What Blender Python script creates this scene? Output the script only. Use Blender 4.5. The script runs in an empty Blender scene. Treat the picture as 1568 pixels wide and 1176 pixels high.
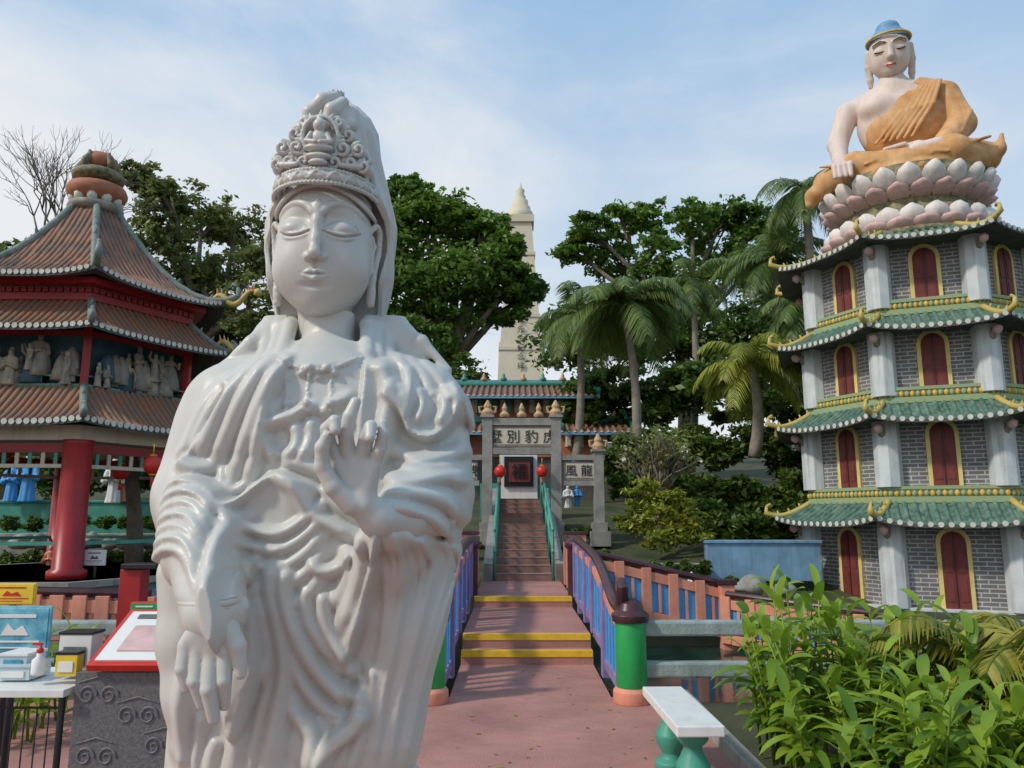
import bpy, math, random, time
import numpy as np
from mathutils import Vector, Matrix
random.seed(7); rng=np.random.default_rng(7)
S=bpy.context.scene
T0=time.time()
PITCH=math.radians(9.7); FPX=1185.0; CAMZ=1.6
def W(px,py,Y):
    u=(px-784)/FPX; v=(588-py)/FPX
    t=Y/(math.cos(PITCH)-v*math.sin(PITCH))
    return (u*t, Y, CAMZ+(math.sin(PITCH)+v*math.cos(PITCH))*t)
class Vox:
    def __init__(s,lo,hi,h):
        s.h=h; s.lo=np.array(lo,float)
        s.ax=[np.arange(lo[i],hi[i]+h,h,dtype=np.float32) for i in range(3)]
        s.F=np.full([len(a) for a in s.ax],.25,np.float32)
    def reg(s,lo,hi):
        sl=[];ax=[]
        for i in range(3):
            a=int(max(0,np.floor((lo[i]-s.lo[i])/s.h))); b=int(min(len(s.ax[i]),np.ceil((hi[i]-s.lo[i])/s.h)+1))
            if b<=a: return None,None
            sl.append(slice(a,b)); ax.append(s.ax[i][a:b])
        return tuple(sl),(ax[0][:,None,None],ax[1][None,:,None],ax[2][None,None,:])
    def mix(s,sl,d,k,op='u'):
        A=s.F[sl]
        if op=='u':
            if k<=0: s.F[sl]=np.minimum(A,d); return
            h=np.clip(.5+.5*(A-d)/k,0,1); s.F[sl]=A*(1-h)+d*h-k*h*(1-h)
        elif op=='s':
            d=-d
            h=np.clip(.5-.5*(A-d)/k,0,1); s.F[sl]=A*(1-h)+d*h+k*h*(1-h)
    def ell(s,c,r,k=.01,op='u'):
        m=k+.01
        sl,X=s.reg([c[i]-r[i]-m for i in range(3)],[c[i]+r[i]+m for i in range(3)])
        if sl is None: return
        q=np.sqrt(((X[0]-c[0])/r[0])**2+((X[1]-c[1])/r[1])**2+((X[2]-c[2])/r[2])**2)
        s.mix(sl,(q-1)*min(r),k,op)
    def chain(s,P,R,k=.01,op='u',flat=1.0):
        if not hasattr(R,'__len__'): R=[R]*len(P)
        for a,b,ra,rb in zip(P[:-1],P[1:],R[:-1],R[1:]):
            a=np.array(a,float);b=np.array(b,float);m=max(ra,rb)+k+.01
            sl,X=s.reg(np.minimum(a,b)-m,np.maximum(a,b)+m)
            if sl is None: continue
            d=b-a; L=float(d@d)+1e-12
            t=np.clip(((X[0]-a[0])*d[0]+(X[1]-a[1])*d[1]+(X[2]-a[2])*d[2])/L,0,1)
            q=np.sqrt((X[0]-a[0]-t*d[0])**2+((X[1]-a[1]-t*d[1])/flat)**2+(X[2]-a[2]-t*d[2])**2)
            s.mix(sl,q-(ra+(rb-ra)*t),k,op)
    def surf(s,x,z):
        i=int(round((x-s.lo[0])/s.h)); k=int(round((z-s.lo[2])/s.h)); col=s.F[i,:,k]; j=int(np.argmax(col<0))
        return float(s.ax[1][j]-s.h*(-col[j])/(col[j-1]-col[j]+1e-9))
    def onsurf(s,P,off=0.0):
        return [(x,s.surf(x,z)+off,z) for x,z in P]
    def mesh(s):
        F=s.F
        F[0]=F[-1]=.1; F[:,0]=F[:,-1]=.1; F[:,:,0]=F[:,:,-1]=.1
        I=F<0
        c=I[:-1,:-1,:-1].astype(np.int8)
        for dx in (0,1):
            for dy in (0,1):
                for dz in (0,1):
                    if dx+dy+dz: c=c+I[dx:F.shape[0]-1+dx,dy:F.shape[1]-1+dy,dz:F.shape[2]-1+dz]
        act=np.argwhere((c>0)&(c<8)); n=len(act)
        idx=np.full(c.shape,-1,np.int32); idx[act[:,0],act[:,1],act[:,2]]=np.arange(n)
        corners=[(a,b,d) for a in (0,1) for b in (0,1) for d in (0,1)]
        val={q:F[act[:,0]+q[0],act[:,1]+q[1],act[:,2]+q[2]] for q in corners}
        acc=np.zeros((n,3)); cnt=np.zeros(n)
        for q in corners:
            for ax in range(3):
                if q[ax]==0:
                    r=list(q); r[ax]=1; r=tuple(r)
                    a=val[q]; b=val[r]; m=(a<0)!=(b<0)
                    t=np.where(m,a/np.where(m,a-b,1),0)
                    p=np.tile(np.array(q,float),(n,1)); p[:,ax]+=t
                    acc[m]+=p[m]; cnt+=m
        V=(act+acc/cnt[:,None])*s.h+s.lo
        Q=[]
        for ax in range(3):
            sa=[slice(None)]*3; sb=[slice(None)]*3; sa[ax]=slice(0,-1); sb[ax]=slice(1,None)
            A=I[tuple(sa)];B=I[tuple(sb)]
            e=np.argwhere(A!=B); fl=A[e[:,0],e[:,1],e[:,2]]
            o=[i for i in range(3) if i!=ax]
            ok=(e[:,o[0]]>0)&(e[:,o[1]]>0)&(e[:,o[0]]<F.shape[o[0]]-1)&(e[:,o[1]]<F.shape[o[1]]-1)
            e=e[ok]; fl=fl[ok]
            def g(d0,d1):
                k=e.copy(); k[:,o[0]]-=d0; k[:,o[1]]-=d1
                return idx[k[:,0],k[:,1],k[:,2]]
            q=np.stack([g(1,1),g(0,1),g(0,0),g(1,0)],1)
            if ax==1: fl=~fl
            q[~fl]=q[~fl][:,::-1]
            Q.append(q)
        return V,np.concatenate(Q)
def raw_mesh(name,V,Q,mats,smooth=True,parent=None):
    me=bpy.data.meshes.new(name); V=np.asarray(V,np.float32); Q=np.asarray(Q,np.int32)
    k=Q.shape[1]
    me.vertices.add(len(V)); me.vertices.foreach_set('co',V.ravel())
    me.loops.add(Q.size); me.loops.foreach_set('vertex_index',Q.ravel())
    me.polygons.add(len(Q)); me.polygons.foreach_set('loop_start',np.arange(0,Q.size,k,dtype=np.int32))
    if smooth: me.polygons.foreach_set('use_smooth',np.ones(len(Q),bool))
    for m in (mats if isinstance(mats,(list,tuple)) else [mats]): me.materials.append(m)
    me.update(calc_edges=True); me.validate()
    ob=bpy.data.objects.new(name,me); S.collection.objects.link(ob)
    if parent: ob.parent=parent
    return ob
def empty(name,loc=(0,0,0),rotz=0):
    e=bpy.data.objects.new(name,None); e.location=loc; e.rotation_euler=(0,0,rotz); e.empty_display_size=.2
    S.collection.objects.link(e); return e
class MB:
    def __init__(s): s.v=[];s.f=[];s.m=[];s.sm=[]
    def add(s,vs,fs,mi=0,sm=False):
        o=len(s.v); s.v.extend([tuple(p) for p in vs])
        for f in fs: s.f.append([i+o for i in f]); s.m.append(mi); s.sm.append(sm)
    def box(s,c,sz,rot=0,mi=0,taper=1.0,rx=0):
        x,y,z=sz[0]/2,sz[1]/2,sz[2]/2; P=[]
        for dz in (-1,1):
            k=taper if dz>0 else 1
            for dx,dy in ((-1,-1),(1,-1),(1,1),(-1,1)):
                p=Vector((dx*x*k,dy*y*k,dz*z))
                if rx: p=Matrix.Rotation(rx,3,'X')@p
                if rot: p=Matrix.Rotation(rot,3,'Z')@p
                P.append((p.x+c[0],p.y+c[1],p.z+c[2]))
        s.add(P,[(3,2,1,0),(4,5,6,7),(0,1,5,4),(1,2,6,5),(2,3,7,6),(3,0,4,7)],mi)
    def beam(s,a,b,w,h,mi=0):
        a=Vector(a);b=Vector(b);d=(b-a).normalized()
        side=d.cross(Vector((0,0,1)))
        if side.length<1e-3: side=Vector((1,0,0))
        side.normalize(); up=side.cross(d)
        P=[p+side*(i*w/2)+up*(j*h/2) for p in (a,b) for i,j in ((-1,-1),(1,-1),(1,1),(-1,1))]
        s.add(P,[(3,2,1,0),(4,5,6,7),(0,1,5,4),(1,2,6,5),(2,3,7,6),(3,0,4,7)],mi)
    def tube(s,P,R,n=8,mi=0,cap=True):
        P=[Vector(p) for p in P]
        if not hasattr(R,'__len__'): R=[R]*len(P)
        vs=[];u=None
        for i,p in enumerate(P):
            d=(P[min(i+1,len(P)-1)]-P[max(i-1,0)]).normalized()
            if u is None: u=d.orthogonal().normalized()
            u=(u-d*u.dot(d)); u.normalize(); w=d.cross(u)
            for k in range(n):
                a=2*math.pi*k/n; vs.append(p+(u*math.cos(a)+w*math.sin(a))*R[i])
        fs=[]
        for i in range(len(P)-1):
            for k in range(n):
                fs.append((i*n+k,i*n+(k+1)%n,(i+1)*n+(k+1)%n,(i+1)*n+k))
        if cap: fs.append(tuple(range(n))[::-1]); fs.append(tuple((len(P)-1)*n+k for k in range(n)))
        s.add(vs,fs,mi,True)
    def lathe(s,prof,c,n=20,mi=0,rot=0,sm=True,sx=1,sy=1):
        vs=[(c[0]+sx*r*math.cos(rot+2*math.pi*k/n),c[1]+sy*r*math.sin(rot+2*math.pi*k/n),c[2]+z) for r,z in prof for k in range(n)]
        fs=[]
        for i in range(len(prof)-1):
            for k in range(n): fs.append((i*n+k,i*n+(k+1)%n,(i+1)*n+(k+1)%n,(i+1)*n+k))
        fs.append(tuple(range(n))[::-1]); fs.append(tuple((len(prof)-1)*n+k for k in range(n)))
        s.add(vs,fs,mi,sm)
    def plate(s,poly,o,u,nrm,th,mi=0):
        o=Vector(o);u=Vector(u);nrm=Vector(nrm); z=Vector((0,0,1)); n=len(poly)
        vs=[o+u*a+z*b for a,b in poly]+[o+u*a+z*b+nrm*th for a,b in poly]
        fs=[tuple(range(n,2*n)),tuple(range(n))[::-1]]+[(i,(i+1)%n,n+(i+1)%n,n+i) for i in range(n)]
        s.add(vs,fs,mi)
    def obj(s,name,mats,parent=None,bev=0):
        me=bpy.data.meshes.new(name); me.from_pydata(s.v,[],s.f)
        for m in (mats if isinstance(mats,(list,tuple)) else [mats]): me.materials.append(m)
        me.polygons.foreach_set('material_index',s.m); me.polygons.foreach_set('use_smooth',s.sm); me.update()
        ob=bpy.data.objects.new(name,me); S.collection.objects.link(ob)
        if parent: ob.parent=parent
        if bev:
            b=ob.modifiers.new('bev','BEVEL'); b.width=bev; b.segments=2; b.limit_method='ANGLE'
        return ob
def arch(w,h,n=8,rise=None):
    r=w/2 if rise is None else rise
    P=[(-w/2,0),(w/2,0)]
    for i in range(n+1):
        a=math.pi*i/n; P.append((w/2*math.cos(a),h-r+r*math.sin(a)))
    return P
# ------------------------------------------------------------ materials
def mat(name,col,rough=.6,var=.15,scale=3.0,bump=.0,bscale=40.,col2=None,spec=.4,metal=0,stain=0,crease_shade=0):
    m=bpy.data.materials.new(name); m.use_nodes=True; nt=m.node_tree; N=nt.nodes; L=nt.links
    b=N['Principled BSDF']; b.inputs['Roughness'].default_value=rough; b.inputs['Specular IOR Level'].default_value=spec; b.inputs['Metallic'].default_value=metal
    geo=N.new('ShaderNodeNewGeometry')
    no=N.new('ShaderNodeTexNoise'); no.inputs['Scale'].default_value=scale; no.inputs['Detail'].default_value=7; no.inputs['Roughness'].default_value=.65
    L.new(geo.outputs['Position'],no.inputs['Vector'])
    mx=N.new('ShaderNodeMix'); mx.data_type='RGBA'
    c1=tuple(max(0,c*(1-var)) for c in col); c2=col2 if col2 else tuple(min(1,c*(1+var)) for c in col)
    mx.inputs[6].default_value=(*c1,1); mx.inputs[7].default_value=(*c2,1)
    rp=N.new('ShaderNodeMapRange'); rp.inputs[1].default_value=.32; rp.inputs[2].default_value=.68
    L.new(no.outputs[0],rp.inputs[0]); L.new(rp.outputs[0],mx.inputs[0])
    out=mx.outputs[2]
    if stain:
        mp=N.new('ShaderNodeMapping'); mp.inputs['Scale'].default_value=(7,7,.6); L.new(geo.outputs['Position'],mp.inputs[0])
        n2=N.new('ShaderNodeTexNoise'); n2.inputs['Scale'].default_value=1.5; n2.inputs['Detail'].default_value=6; L.new(mp.outputs[0],n2.inputs['Vector'])
        r2=N.new('ShaderNodeMapRange'); r2.inputs[1].default_value=.5; r2.inputs[2].default_value=.75; r2.inputs[4].default_value=stain; L.new(n2.outputs[0],r2.inputs[0])
        m2=N.new('ShaderNodeMix'); m2.data_type='RGBA'; m2.inputs[7].default_value=(.09,.085,.07,1)
        L.new(r2.outputs[0],m2.inputs[0]); L.new(out,m2.inputs[6]); out=m2.outputs[2]
    if crease_shade:   # occlusion-like shade painted into the base colour of carved recesses
        r3=N.new('ShaderNodeMapRange'); r3.inputs[1].default_value=.38; r3.inputs[2].default_value=.49; r3.inputs[3].default_value=crease_shade; r3.inputs[4].default_value=0; L.new(geo.outputs['Pointiness'],r3.inputs[0])
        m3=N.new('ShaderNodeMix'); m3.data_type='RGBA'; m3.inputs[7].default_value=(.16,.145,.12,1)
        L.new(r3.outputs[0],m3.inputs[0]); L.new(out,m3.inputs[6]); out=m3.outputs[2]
    L.new(out,b.inputs['Base Color'])
    if bump:
        n3=N.new('ShaderNodeTexNoise'); n3.inputs['Scale'].default_value=bscale; n3.inputs['Detail'].default_value=5; L.new(geo.outputs['Position'],n3.inputs['Vector'])
        bp=N.new('ShaderNodeBump'); bp.inputs['Strength'].default_value=bump; bp.inputs['Distance'].default_value=.02
        L.new(n3.outputs[0],bp.inputs['Height']); L.new(bp.outputs[0],b.inputs['Normal'])
    return m
def brickmat(name,c1,c2,mortar,bw,bh,ms=.02,rough=.8):
    m=bpy.data.materials.new(name); m.use_nodes=True; nt=m.node_tree; N=nt.nodes; L=nt.links
    b=N['Principled BSDF']; b.inputs['Roughness'].default_value=rough
    geo=N.new('ShaderNodeNewGeometry')
    cr=N.new('ShaderNodeVectorMath'); cr.operation='CROSS_PRODUCT'; L.new(geo.outputs['True Normal'],cr.inputs[0]); cr.inputs[1].default_value=(0,0,1)
    dt=N.new('ShaderNodeVectorMath'); dt.operation='DOT_PRODUCT'; L.new(cr.outputs[0],dt.inputs[0]); L.new(geo.outputs['Position'],dt.inputs[1])
    sp=N.new('ShaderNodeSeparateXYZ'); L.new(geo.outputs['Position'],sp.inputs[0])
    cb=N.new('ShaderNodeCombineXYZ'); L.new(dt.outputs['Value'],cb.inputs[0]); L.new(sp.outputs[2],cb.inputs[1])
    br=N.new('ShaderNodeTexBrick'); L.new(cb.outputs[0],br.inputs['Vector'])
    br.inputs['Color1'].default_value=(*c1,1); br.inputs['Color2'].default_value=(*c2,1); br.inputs['Mortar'].default_value=(*mortar,1)
    br.inputs['Scale'].default_value=1; br.inputs['Brick Width'].default_value=bw; br.inputs['Row Height'].default_value=bh; br.inputs['Mortar Size'].default_value=ms
    no=N.new('ShaderNodeTexNoise'); no.inputs['Scale'].default_value=2.5; no.inputs['Detail'].default_value=8; L.new(geo.outputs['Position'],no.inputs['Vector'])
    mr=N.new('ShaderNodeMapRange'); mr.inputs[1].default_value=.3; mr.inputs[2].default_value=.7; mr.inputs[3].default_value=.7; mr.inputs[4].default_value=1.15; L.new(no.outputs[0],mr.inputs[0])
    mu=N.new('ShaderNodeVectorMath'); mu.operation='SCALE'; L.new(br.outputs[0],mu.inputs[0]); L.new(mr.outputs[0],mu.inputs[3])
    L.new(mu.outputs[0],b.inputs['Base Color'])
    bp=N.new('ShaderNodeBump'); bp.inputs['Strength'].default_value=.5; bp.inputs['Distance'].default_value=.01; bp.invert=True; L.new(br.outputs['Fac'],bp.inputs['Height']); L.new(bp.outputs[0],b.inputs['Normal'])
    return m
def leafmat(name,dark,light,scale=.5,trans=.35,rough=.45):
    m=bpy.data.materials.new(name); m.use_nodes=True; nt=m.node_tree; N=nt.nodes; L=nt.links
    b=N['Principled BSDF']; b.inputs['Roughness'].default_value=rough; b.inputs['Specular IOR Level'].default_value=.35
    geo=N.new('ShaderNodeNewGeometry')
    n1=N.new('ShaderNodeTexNoise'); n1.inputs['Scale'].default_value=scale; n1.inputs['Detail'].default_value=3; L.new(geo.outputs['Position'],n1.inputs['Vector'])
    ad=N.new('ShaderNodeMath'); ad.operation='MULTIPLY_ADD'; L.new(geo.outputs['Random Per Island'],ad.inputs[0]); ad.inputs[1].default_value=.45; L.new(n1.outputs[0],ad.inputs[2])
    mr=N.new('ShaderNodeMapRange'); mr.inputs[1].default_value=.42; mr.inputs[2].default_value=.95; L.new(ad.outputs[0],mr.inputs[0])
    mx=N.new('ShaderNodeMix'); mx.data_type='RGBA'; mx.inputs[6].default_value=(*dark,1); mx.inputs[7].default_value=(*light,1); L.new(mr.outputs[0],mx.inputs[0])
    L.new(mx.outputs[2],b.inputs['Base Color'])
    tr=N.new('ShaderNodeBsdfTranslucent'); L.new(mx.outputs[2],tr.inputs[0])
    ms=N.new('ShaderNodeMixShader'); ms.inputs[0].default_value=trans; L.new(b.outputs[0],ms.inputs[1]); L.new(tr.outputs[0],ms.inputs[2]); L.new(ms.outputs[0],N['Material Output'].inputs[0])
    return m
M={}
M['marble']=mat('glazed_white_stone',(.545,.54,.505),.40,.05,4,bump=.03,bscale=50,spec=.42,crease_shade=.8)
M['pink']=mat('pink_paving',(.42,.20,.165),.8,.22,1.3,bump=.5,bscale=90,stain=.12)
M['brownstep']=mat('brown_step',(.27,.15,.12),.7,.25,4)
M['yellow']=mat('yellow_paint',(.78,.50,.03),.5,.15,6,stain=.15)
M['green']=mat('green_paint',(.02,.33,.08),.4,.15,6,stain=.15)
M['teal']=mat('teal_paint',(.06,.30,.22),.45,.2,5,stain=.2)
M['salmon']=mat('salmon_paint',(.70,.28,.18),.6,.15,4,stain=.25)
M['blue']=mat('blue_paint',(.07,.33,.70),.55,.15,4,stain=.15)
M['maroon']=mat('dark_maroon_rail',(.06,.025,.03),.35,.3,6)
M['purple']=mat('mauve_paint',(.26,.20,.40),.6,.2,5,stain=.2)
M['concrete']=mat('weathered_concrete',(.29,.36,.34),.8,.25,3,bump=.3,stain=.4)
M['stone']=mat('grey_stone',(.29,.28,.255),.85,.25,3,bump=.4,stain=.4)
M['granite']=mat('dark_granite',(.13,.13,.135),.55,.35,60,bump=.25,bscale=120)
M['white']=mat('white_paint',(.72,.72,.69),.5,.06,4,stain=.14)
M['cream']=mat('cream_paint',(.60,.54,.42),.6,.08,2,stain=.3)
M['towerw']=mat('tower_plaster',(.66,.58,.44),.7,.06,.3,stain=.12)
M['red']=mat('red_lacquer',(.32,.018,.022),.38,.2,3,stain=.1)
M['bred']=mat('bright_red',(.58,.03,.02),.4,.15,4)
M['dkred']=mat('dark_red_door',(.17,.035,.03),.6,.25,4,stain=.3)
M['gold']=mat('gold_paint',(.66,.40,.05),.45,.25,12)
M['finial']=mat('clay_finial',(.52,.33,.18),.6,.3,9)
M['orange_tile']=mat('orange_roof_tile',(.46,.18,.09),.6,.3,5,col2=(.18,.14,.10),stain=.2)
M['upper_tile']=mat('old_roof_tile',(.16,.13,.10),.65,.3,2.2,col2=(.38,.17,.09),stain=.25)
M['green_tile']=mat('green_roof_tile',(.04,.15,.11),.42,.4,7,col2=(.19,.29,.24),stain=.25)
M['ridge']=mat('ridge_greenwhite',(.40,.43,.38),.6,.3,8,col2=(.10,.15,.13))
M['yellowridge']=mat('ridge_yellow',(.74,.50,.06),.55,.3,9,col2=(.50,.44,.18))
M['band']=mat('painted_band',(.64,.54,.14),.6,.35,14,col2=(.16,.40,.30))
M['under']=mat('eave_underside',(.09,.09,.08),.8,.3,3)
M['tileend']=mat('tile_end_white',(.58,.59,.52),.6,.2,8)
M['pcol']=mat('pagoda_column_white',(.57,.61,.62),.6,.12,3,stain=.5)
M['brick']=brickmat('grey_brick',(.15,.145,.15),(.20,.19,.19),(.48,.48,.48),.26,.075,.010)
M['relief']=mat('relief_stone',(.26,.27,.25),.7,.4,6,col2=(.42,.36,.26))
M['bluewall']=mat('faded_blue_wall',(.18,.33,.47),.7,.2,2,stain=.4)
M['niche']=mat('niche_blue',(.05,.11,.14),.7,.4,3)
M['trunk']=mat('bark',(.17,.14,.105),.9,.35,6,bump=.5,bscale=20)
M['ptrunk']=mat('palm_bark',(.24,.21,.17),.9,.3,6,bump=.5,bscale=20)
M['grassy']=mat('grass_soil',(.05,.10,.03),.95,.5,1.2,col2=(.10,.09,.05),bump=.6,bscale=15)
M['water']=mat('pond_water',(.02,.05,.035),.08,.3,1.5,bump=.15,bscale=6,spec=.5)
M['skin']=mat('buddha_pink_white',(.70,.57,.50),.55,.08,2,stain=.18,crease_shade=.5)
M['robe']=mat('buddha_orange_robe',(.64,.29,.08),.6,.2,3,col2=(.70,.42,.20),stain=.2,crease_shade=.5)
M['hairb']=mat('buddha_blue_hair',(.15,.32,.50),.6,.2,20)
M['petal']=mat('lotus_petal',(.72,.66,.62),.6,.12,3,stain=.3)
M['petalpink']=mat('lotus_pink',(.64,.42,.40),.6,.2,3,stain=.3)
M['dkgreen']=mat('dark_green_carving',(.03,.10,.06),.6,.4,9,col2=(.35,.28,.15))
M['black']=mat('black_paint',(.015,.015,.017),.4,.2,5)
M['terracotta']=mat('terracotta',(.40,.15,.08),.7,.2,6,stain=.2)
M['paper']=mat('printed_white',(.75,.74,.70),.5,.04,6)
M['paper_blue']=mat('poster_blue',(.03,.33,.55),.35,.35,9,col2=(.25,.60,.70))
M['paper_yellow']=mat('poster_yellow',(.78,.55,.05),.4,.1,8)
M['acrylic']=mat('clear_plastic',(.50,.60,.64),.12,.15,6)
M['face']=mat('painted_skin',(.60,.38,.27),.5,.1,6)
M['doorframe']=mat('door_frame_yellow',(.68,.55,.20),.6,.15)
M['flower']=mat('white_flower',(.75,.72,.65),.6,.1)
L_tree=leafmat('leaf_tree',(.055,.12,.022),(.20,.33,.055),.35,.4)
L_tree2=leafmat('leaf_tree_olive',(.09,.13,.035),(.32,.35,.11),.4,.4)
L_hill=leafmat('leaf_hillside',(.035,.08,.018),(.15,.24,.045),.5,.4)
L_palm=leafmat('leaf_palm',(.05,.10,.025),(.22,.30,.08),.6)
L_palmy=leafmat('leaf_palm_yellow',(.12,.17,.02),(.40,.42,.07),.8)
L_shrub=leafmat('leaf_shrub',(.03,.075,.015),(.15,.23,.04),1.2)
L_shruby=leafmat('leaf_shrub_yellow',(.09,.15,.02),(.42,.44,.06),1.5)
L_ging=leafmat('leaf_ginger',(.09,.20,.018),(.36,.50,.05),2.0,.42,.35)
L_areca=leafmat('leaf_areca',(.10,.16,.02),(.46,.40,.07),3.0,.3)
# ------------------------------------------------------------ camera, world, light
cam=bpy.data.cameras.new('camera'); cam.sensor_width=36; cam.lens=36*FPX/1568; cam.clip_end=2000; cam.clip_start=.05
co=bpy.data.objects.new('camera',cam); S.collection.objects.link(co); co.location=(0,0,CAMZ); co.rotation_euler=(math.pi/2+PITCH,0,0); S.camera=co
S.view_settings.view_transform='Standard'; S.view_settings.look='None'; S.view_settings.exposure=0
SUNV=Vector((-.80,-.42,.80)).normalized(); EL=math.asin(SUNV.z); AZ=math.atan2(SUNV.x,SUNV.y)
w=bpy.data.worlds.new('World'); S.world=w; w.use_nodes=True; nt=w.node_tree; N=nt.nodes; L=nt.links
bg=N['Background']; bg.inputs[1].default_value=.13
sk=N.new('ShaderNodeTexSky'); sk.sky_type='NISHITA'; sk.sun_disc=False; sk.sun_elevation=EL; sk.sun_rotation=AZ%(2*math.pi); sk.air_density=1.0; sk.dust_density=1.5; sk.ozone_density=1.5
tc=N.new('ShaderNodeTexCoord'); sx=N.new('ShaderNodeSeparateXYZ'); L.new(tc.outputs['Generated'],sx.inputs[0])
hz=N.new('ShaderNodeMapRange'); hz.interpolation_type='SMOOTHSTEP'; hz.inputs[1].default_value=.0; hz.inputs[2].default_value=.75; L.new(sx.outputs[2],hz.inputs[0])
hg=N.new('ShaderNodeMix'); hg.data_type='RGBA'; hg.inputs[6].default_value=(5.9,6.6,7.1,1); hg.inputs[7].default_value=(2.5,4.3,6.5,1); L.new(hz.outputs[0],hg.inputs[0])
h2=N.new('ShaderNodeMix'); h2.data_type='RGBA'; h2.inputs[0].default_value=.82; L.new(sk.outputs[0],h2.inputs[6]); L.new(hg.outputs[2],h2.inputs[7])
mp=N.new('ShaderNodeMapping'); mp.inputs['Scale'].default_value=(1.0,1.0,2.0); mp.inputs['Location'].default_value=(.3,1.7,.2); L.new(tc.outputs['Generated'],mp.inputs[0])
cn=N.new('ShaderNodeTexNoise'); cn.inputs['Scale'].default_value=1.9; cn.inputs['Detail'].default_value=8; cn.inputs['Roughness'].default_value=.55; cn.inputs['Distortion'].default_value=.3; L.new(mp.outputs[0],cn.inputs['Vector'])
ma=N.new('ShaderNodeMath'); ma.operation='MULTIPLY_ADD'; L.new(sx.outputs[0],ma.inputs[0]); ma.inputs[1].default_value=-.24; L.new(cn.outputs[0],ma.inputs[2])
mb_=N.new('ShaderNodeMath'); mb_.operation='MULTIPLY_ADD'; L.new(sx.outputs[2],mb_.inputs[0]); mb_.inputs[1].default_value=-.35; L.new(ma.outputs[0],mb_.inputs[2])
cr=N.new('ShaderNodeMapRange'); cr.interpolation_type='SMOOTHSTEP'; cr.inputs[1].default_value=.22; cr.inputs[2].default_value=.60; cr.inputs[4].default_value=.9; L.new(mb_.outputs[0],cr.inputs[0])
cm=N.new('ShaderNodeMix'); cm.data_type='RGBA'; cm.inputs[7].default_value=(6.6,6.7,6.8,1); L.new(cr.outputs[0],cm.inputs[0]); L.new(h2.outputs[2],cm.inputs[6]); L.new(cm.outputs[2],bg.inputs[0])
sl=bpy.data.lights.new('sun','SUN'); sl.energy=2.4; sl.angle=math.radians(5); sl.color=(1,.93,.82)
so=bpy.data.objects.new('sun',sl); S.collection.objects.link(so); so.rotation_euler=(-SUNV).to_track_quat('-Z','Y').to_euler(); so.location=(-20,-10,30)
# ------------------------------------------------------------ guanyin statue
def cat(P,n=8):
    P=[np.array(p,float) for p in P]; P=[2*P[0]-P[1]]+P+[2*P[-1]-P[-2]]; out=[]
    for i in range(1,len(P)-2):
        for t in np.linspace(0,1,n,endpoint=False):
            a,b,c,d=P[i-1:i+3]
            out.append(.5*((2*b)+(-a+c)*t+(2*a-5*b+4*c-d)*t*t+(-a+3*b-3*c+d)*t**3))
    out.append(P[-2]); return np.array(out)
guan=empty('guanyin_statue')
Y0=1.8
sil=[(538,425,600,.07),(552,385,636,.095),(572,340,670,.125),(605,304,690,.15),(640,286,702,.168),(700,275,706,.178),(750,260,706,.185),(800,254,702,.19),(850,254,688,.19),(900,258,674,.185),(950,268,660,.185),(1000,272,650,.18),(1050,274,642,.178),(1100,268,636,.175),(1176,262,630,.175)]
tz=[];tc_=[];tw=[];td=[]
for py,l,r,d in sil:
    a=W(l,py,Y0);b=W(r,py,Y0); tz.append(a[2]);tc_.append((a[0]+b[0])/2);tw.append((b[0]-a[0])/2);td.append(d)
for z,dw,dd in ((.75,.265,.18),(.5,.275,.19),(.2,.30,.21)):
    tz.append(z);tc_.append(tc_[-1]*.6-.5*.4);tw.append(dw);td.append(dd)
tz=tz[::-1];tc_=tc_[::-1];tw=tw[::-1];td=td[::-1]
ztop=tz[-1]
B=Vox((-.96,1.30,.15),(.02,2.05,2.08),.0042)
X,Yy,Z=B.ax[0][:,None,None],B.ax[1][None,:,None],B.ax[2]
cx=np.interp(Z,tz,tc_); hw=np.interp(Z,tz,tw); hd=np.interp(Z,tz,td)
def smo(a,n=9):
    k=np.ones(n)/n; return np.convolve(np.pad(a,n//2,mode='edge'),k,mode='valid')[:len(a)]
cx,hw,hd=[smo(q).astype(np.float32)[None,None,:] for q in (cx,hw,hd)]
q=((np.abs(X-cx)/hw)**2.3+(np.abs(Yy-Y0)/hd)**2.3)**(1/2.3)
F=(q-1)*np.minimum(hw,hd)
B.F=np.maximum(F,(Z[None,None,:]-ztop)).astype(np.float32)
del q,F
def ch(pts,rp,k=.02,flat=1):
    B.chain([W(a,b,c) for a,b,c in pts],[r*.0015 for r in rp] if hasattr(rp,'__len__') else rp*.0015,k,'u',flat)
ch([(503,560,1.80),(506,440,1.80)],[43,38],.03)
ch([(410,572,1.80),(505,556,1.78),(600,572,1.80)],[24,30,24],.04)
B.ell(W(488,655,1.70),(.15,.11,.19),.05)
B.ell(W(480,850,1.70),(.15,.11,.24),.06)
ch([(350,618,1.77),(305,760,1.73)],[56,58],.05)
ch([(303,760,1.70),(310,850,1.58)],[57,51],.03)
ch([(305,850,1.55),(322,940,1.47)],[38,31],.006)
rim=[W(308+65*math.cos(a),858+20*math.sin(a)+.16*66*math.cos(a),1.585-.075*math.sin(a)) for a in np.linspace(0,2*math.pi,26)]
B.chain(rim,.0075,.006)
ch([(276,880,1.68),(290,980,1.68),(300,1060,1.68),(300,1130,1.69)],[30,40,40,30],.03)
ch([(376,862,1.60),(384,940,1.60),(380,1020,1.60),(360,1095,1.6)],[13,17,17,6],.01)
ch([(352,1000,1.60),(362,1060,1.60),(350,1110,1.6)],[12,14,4],.01)
ch([(655,632,1.77),(666,760,1.72)],[54,55],.05)
ch([(668,750,1.68),(636,775,1.56),(600,792,1.48)],[50,43,34],.03)
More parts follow.
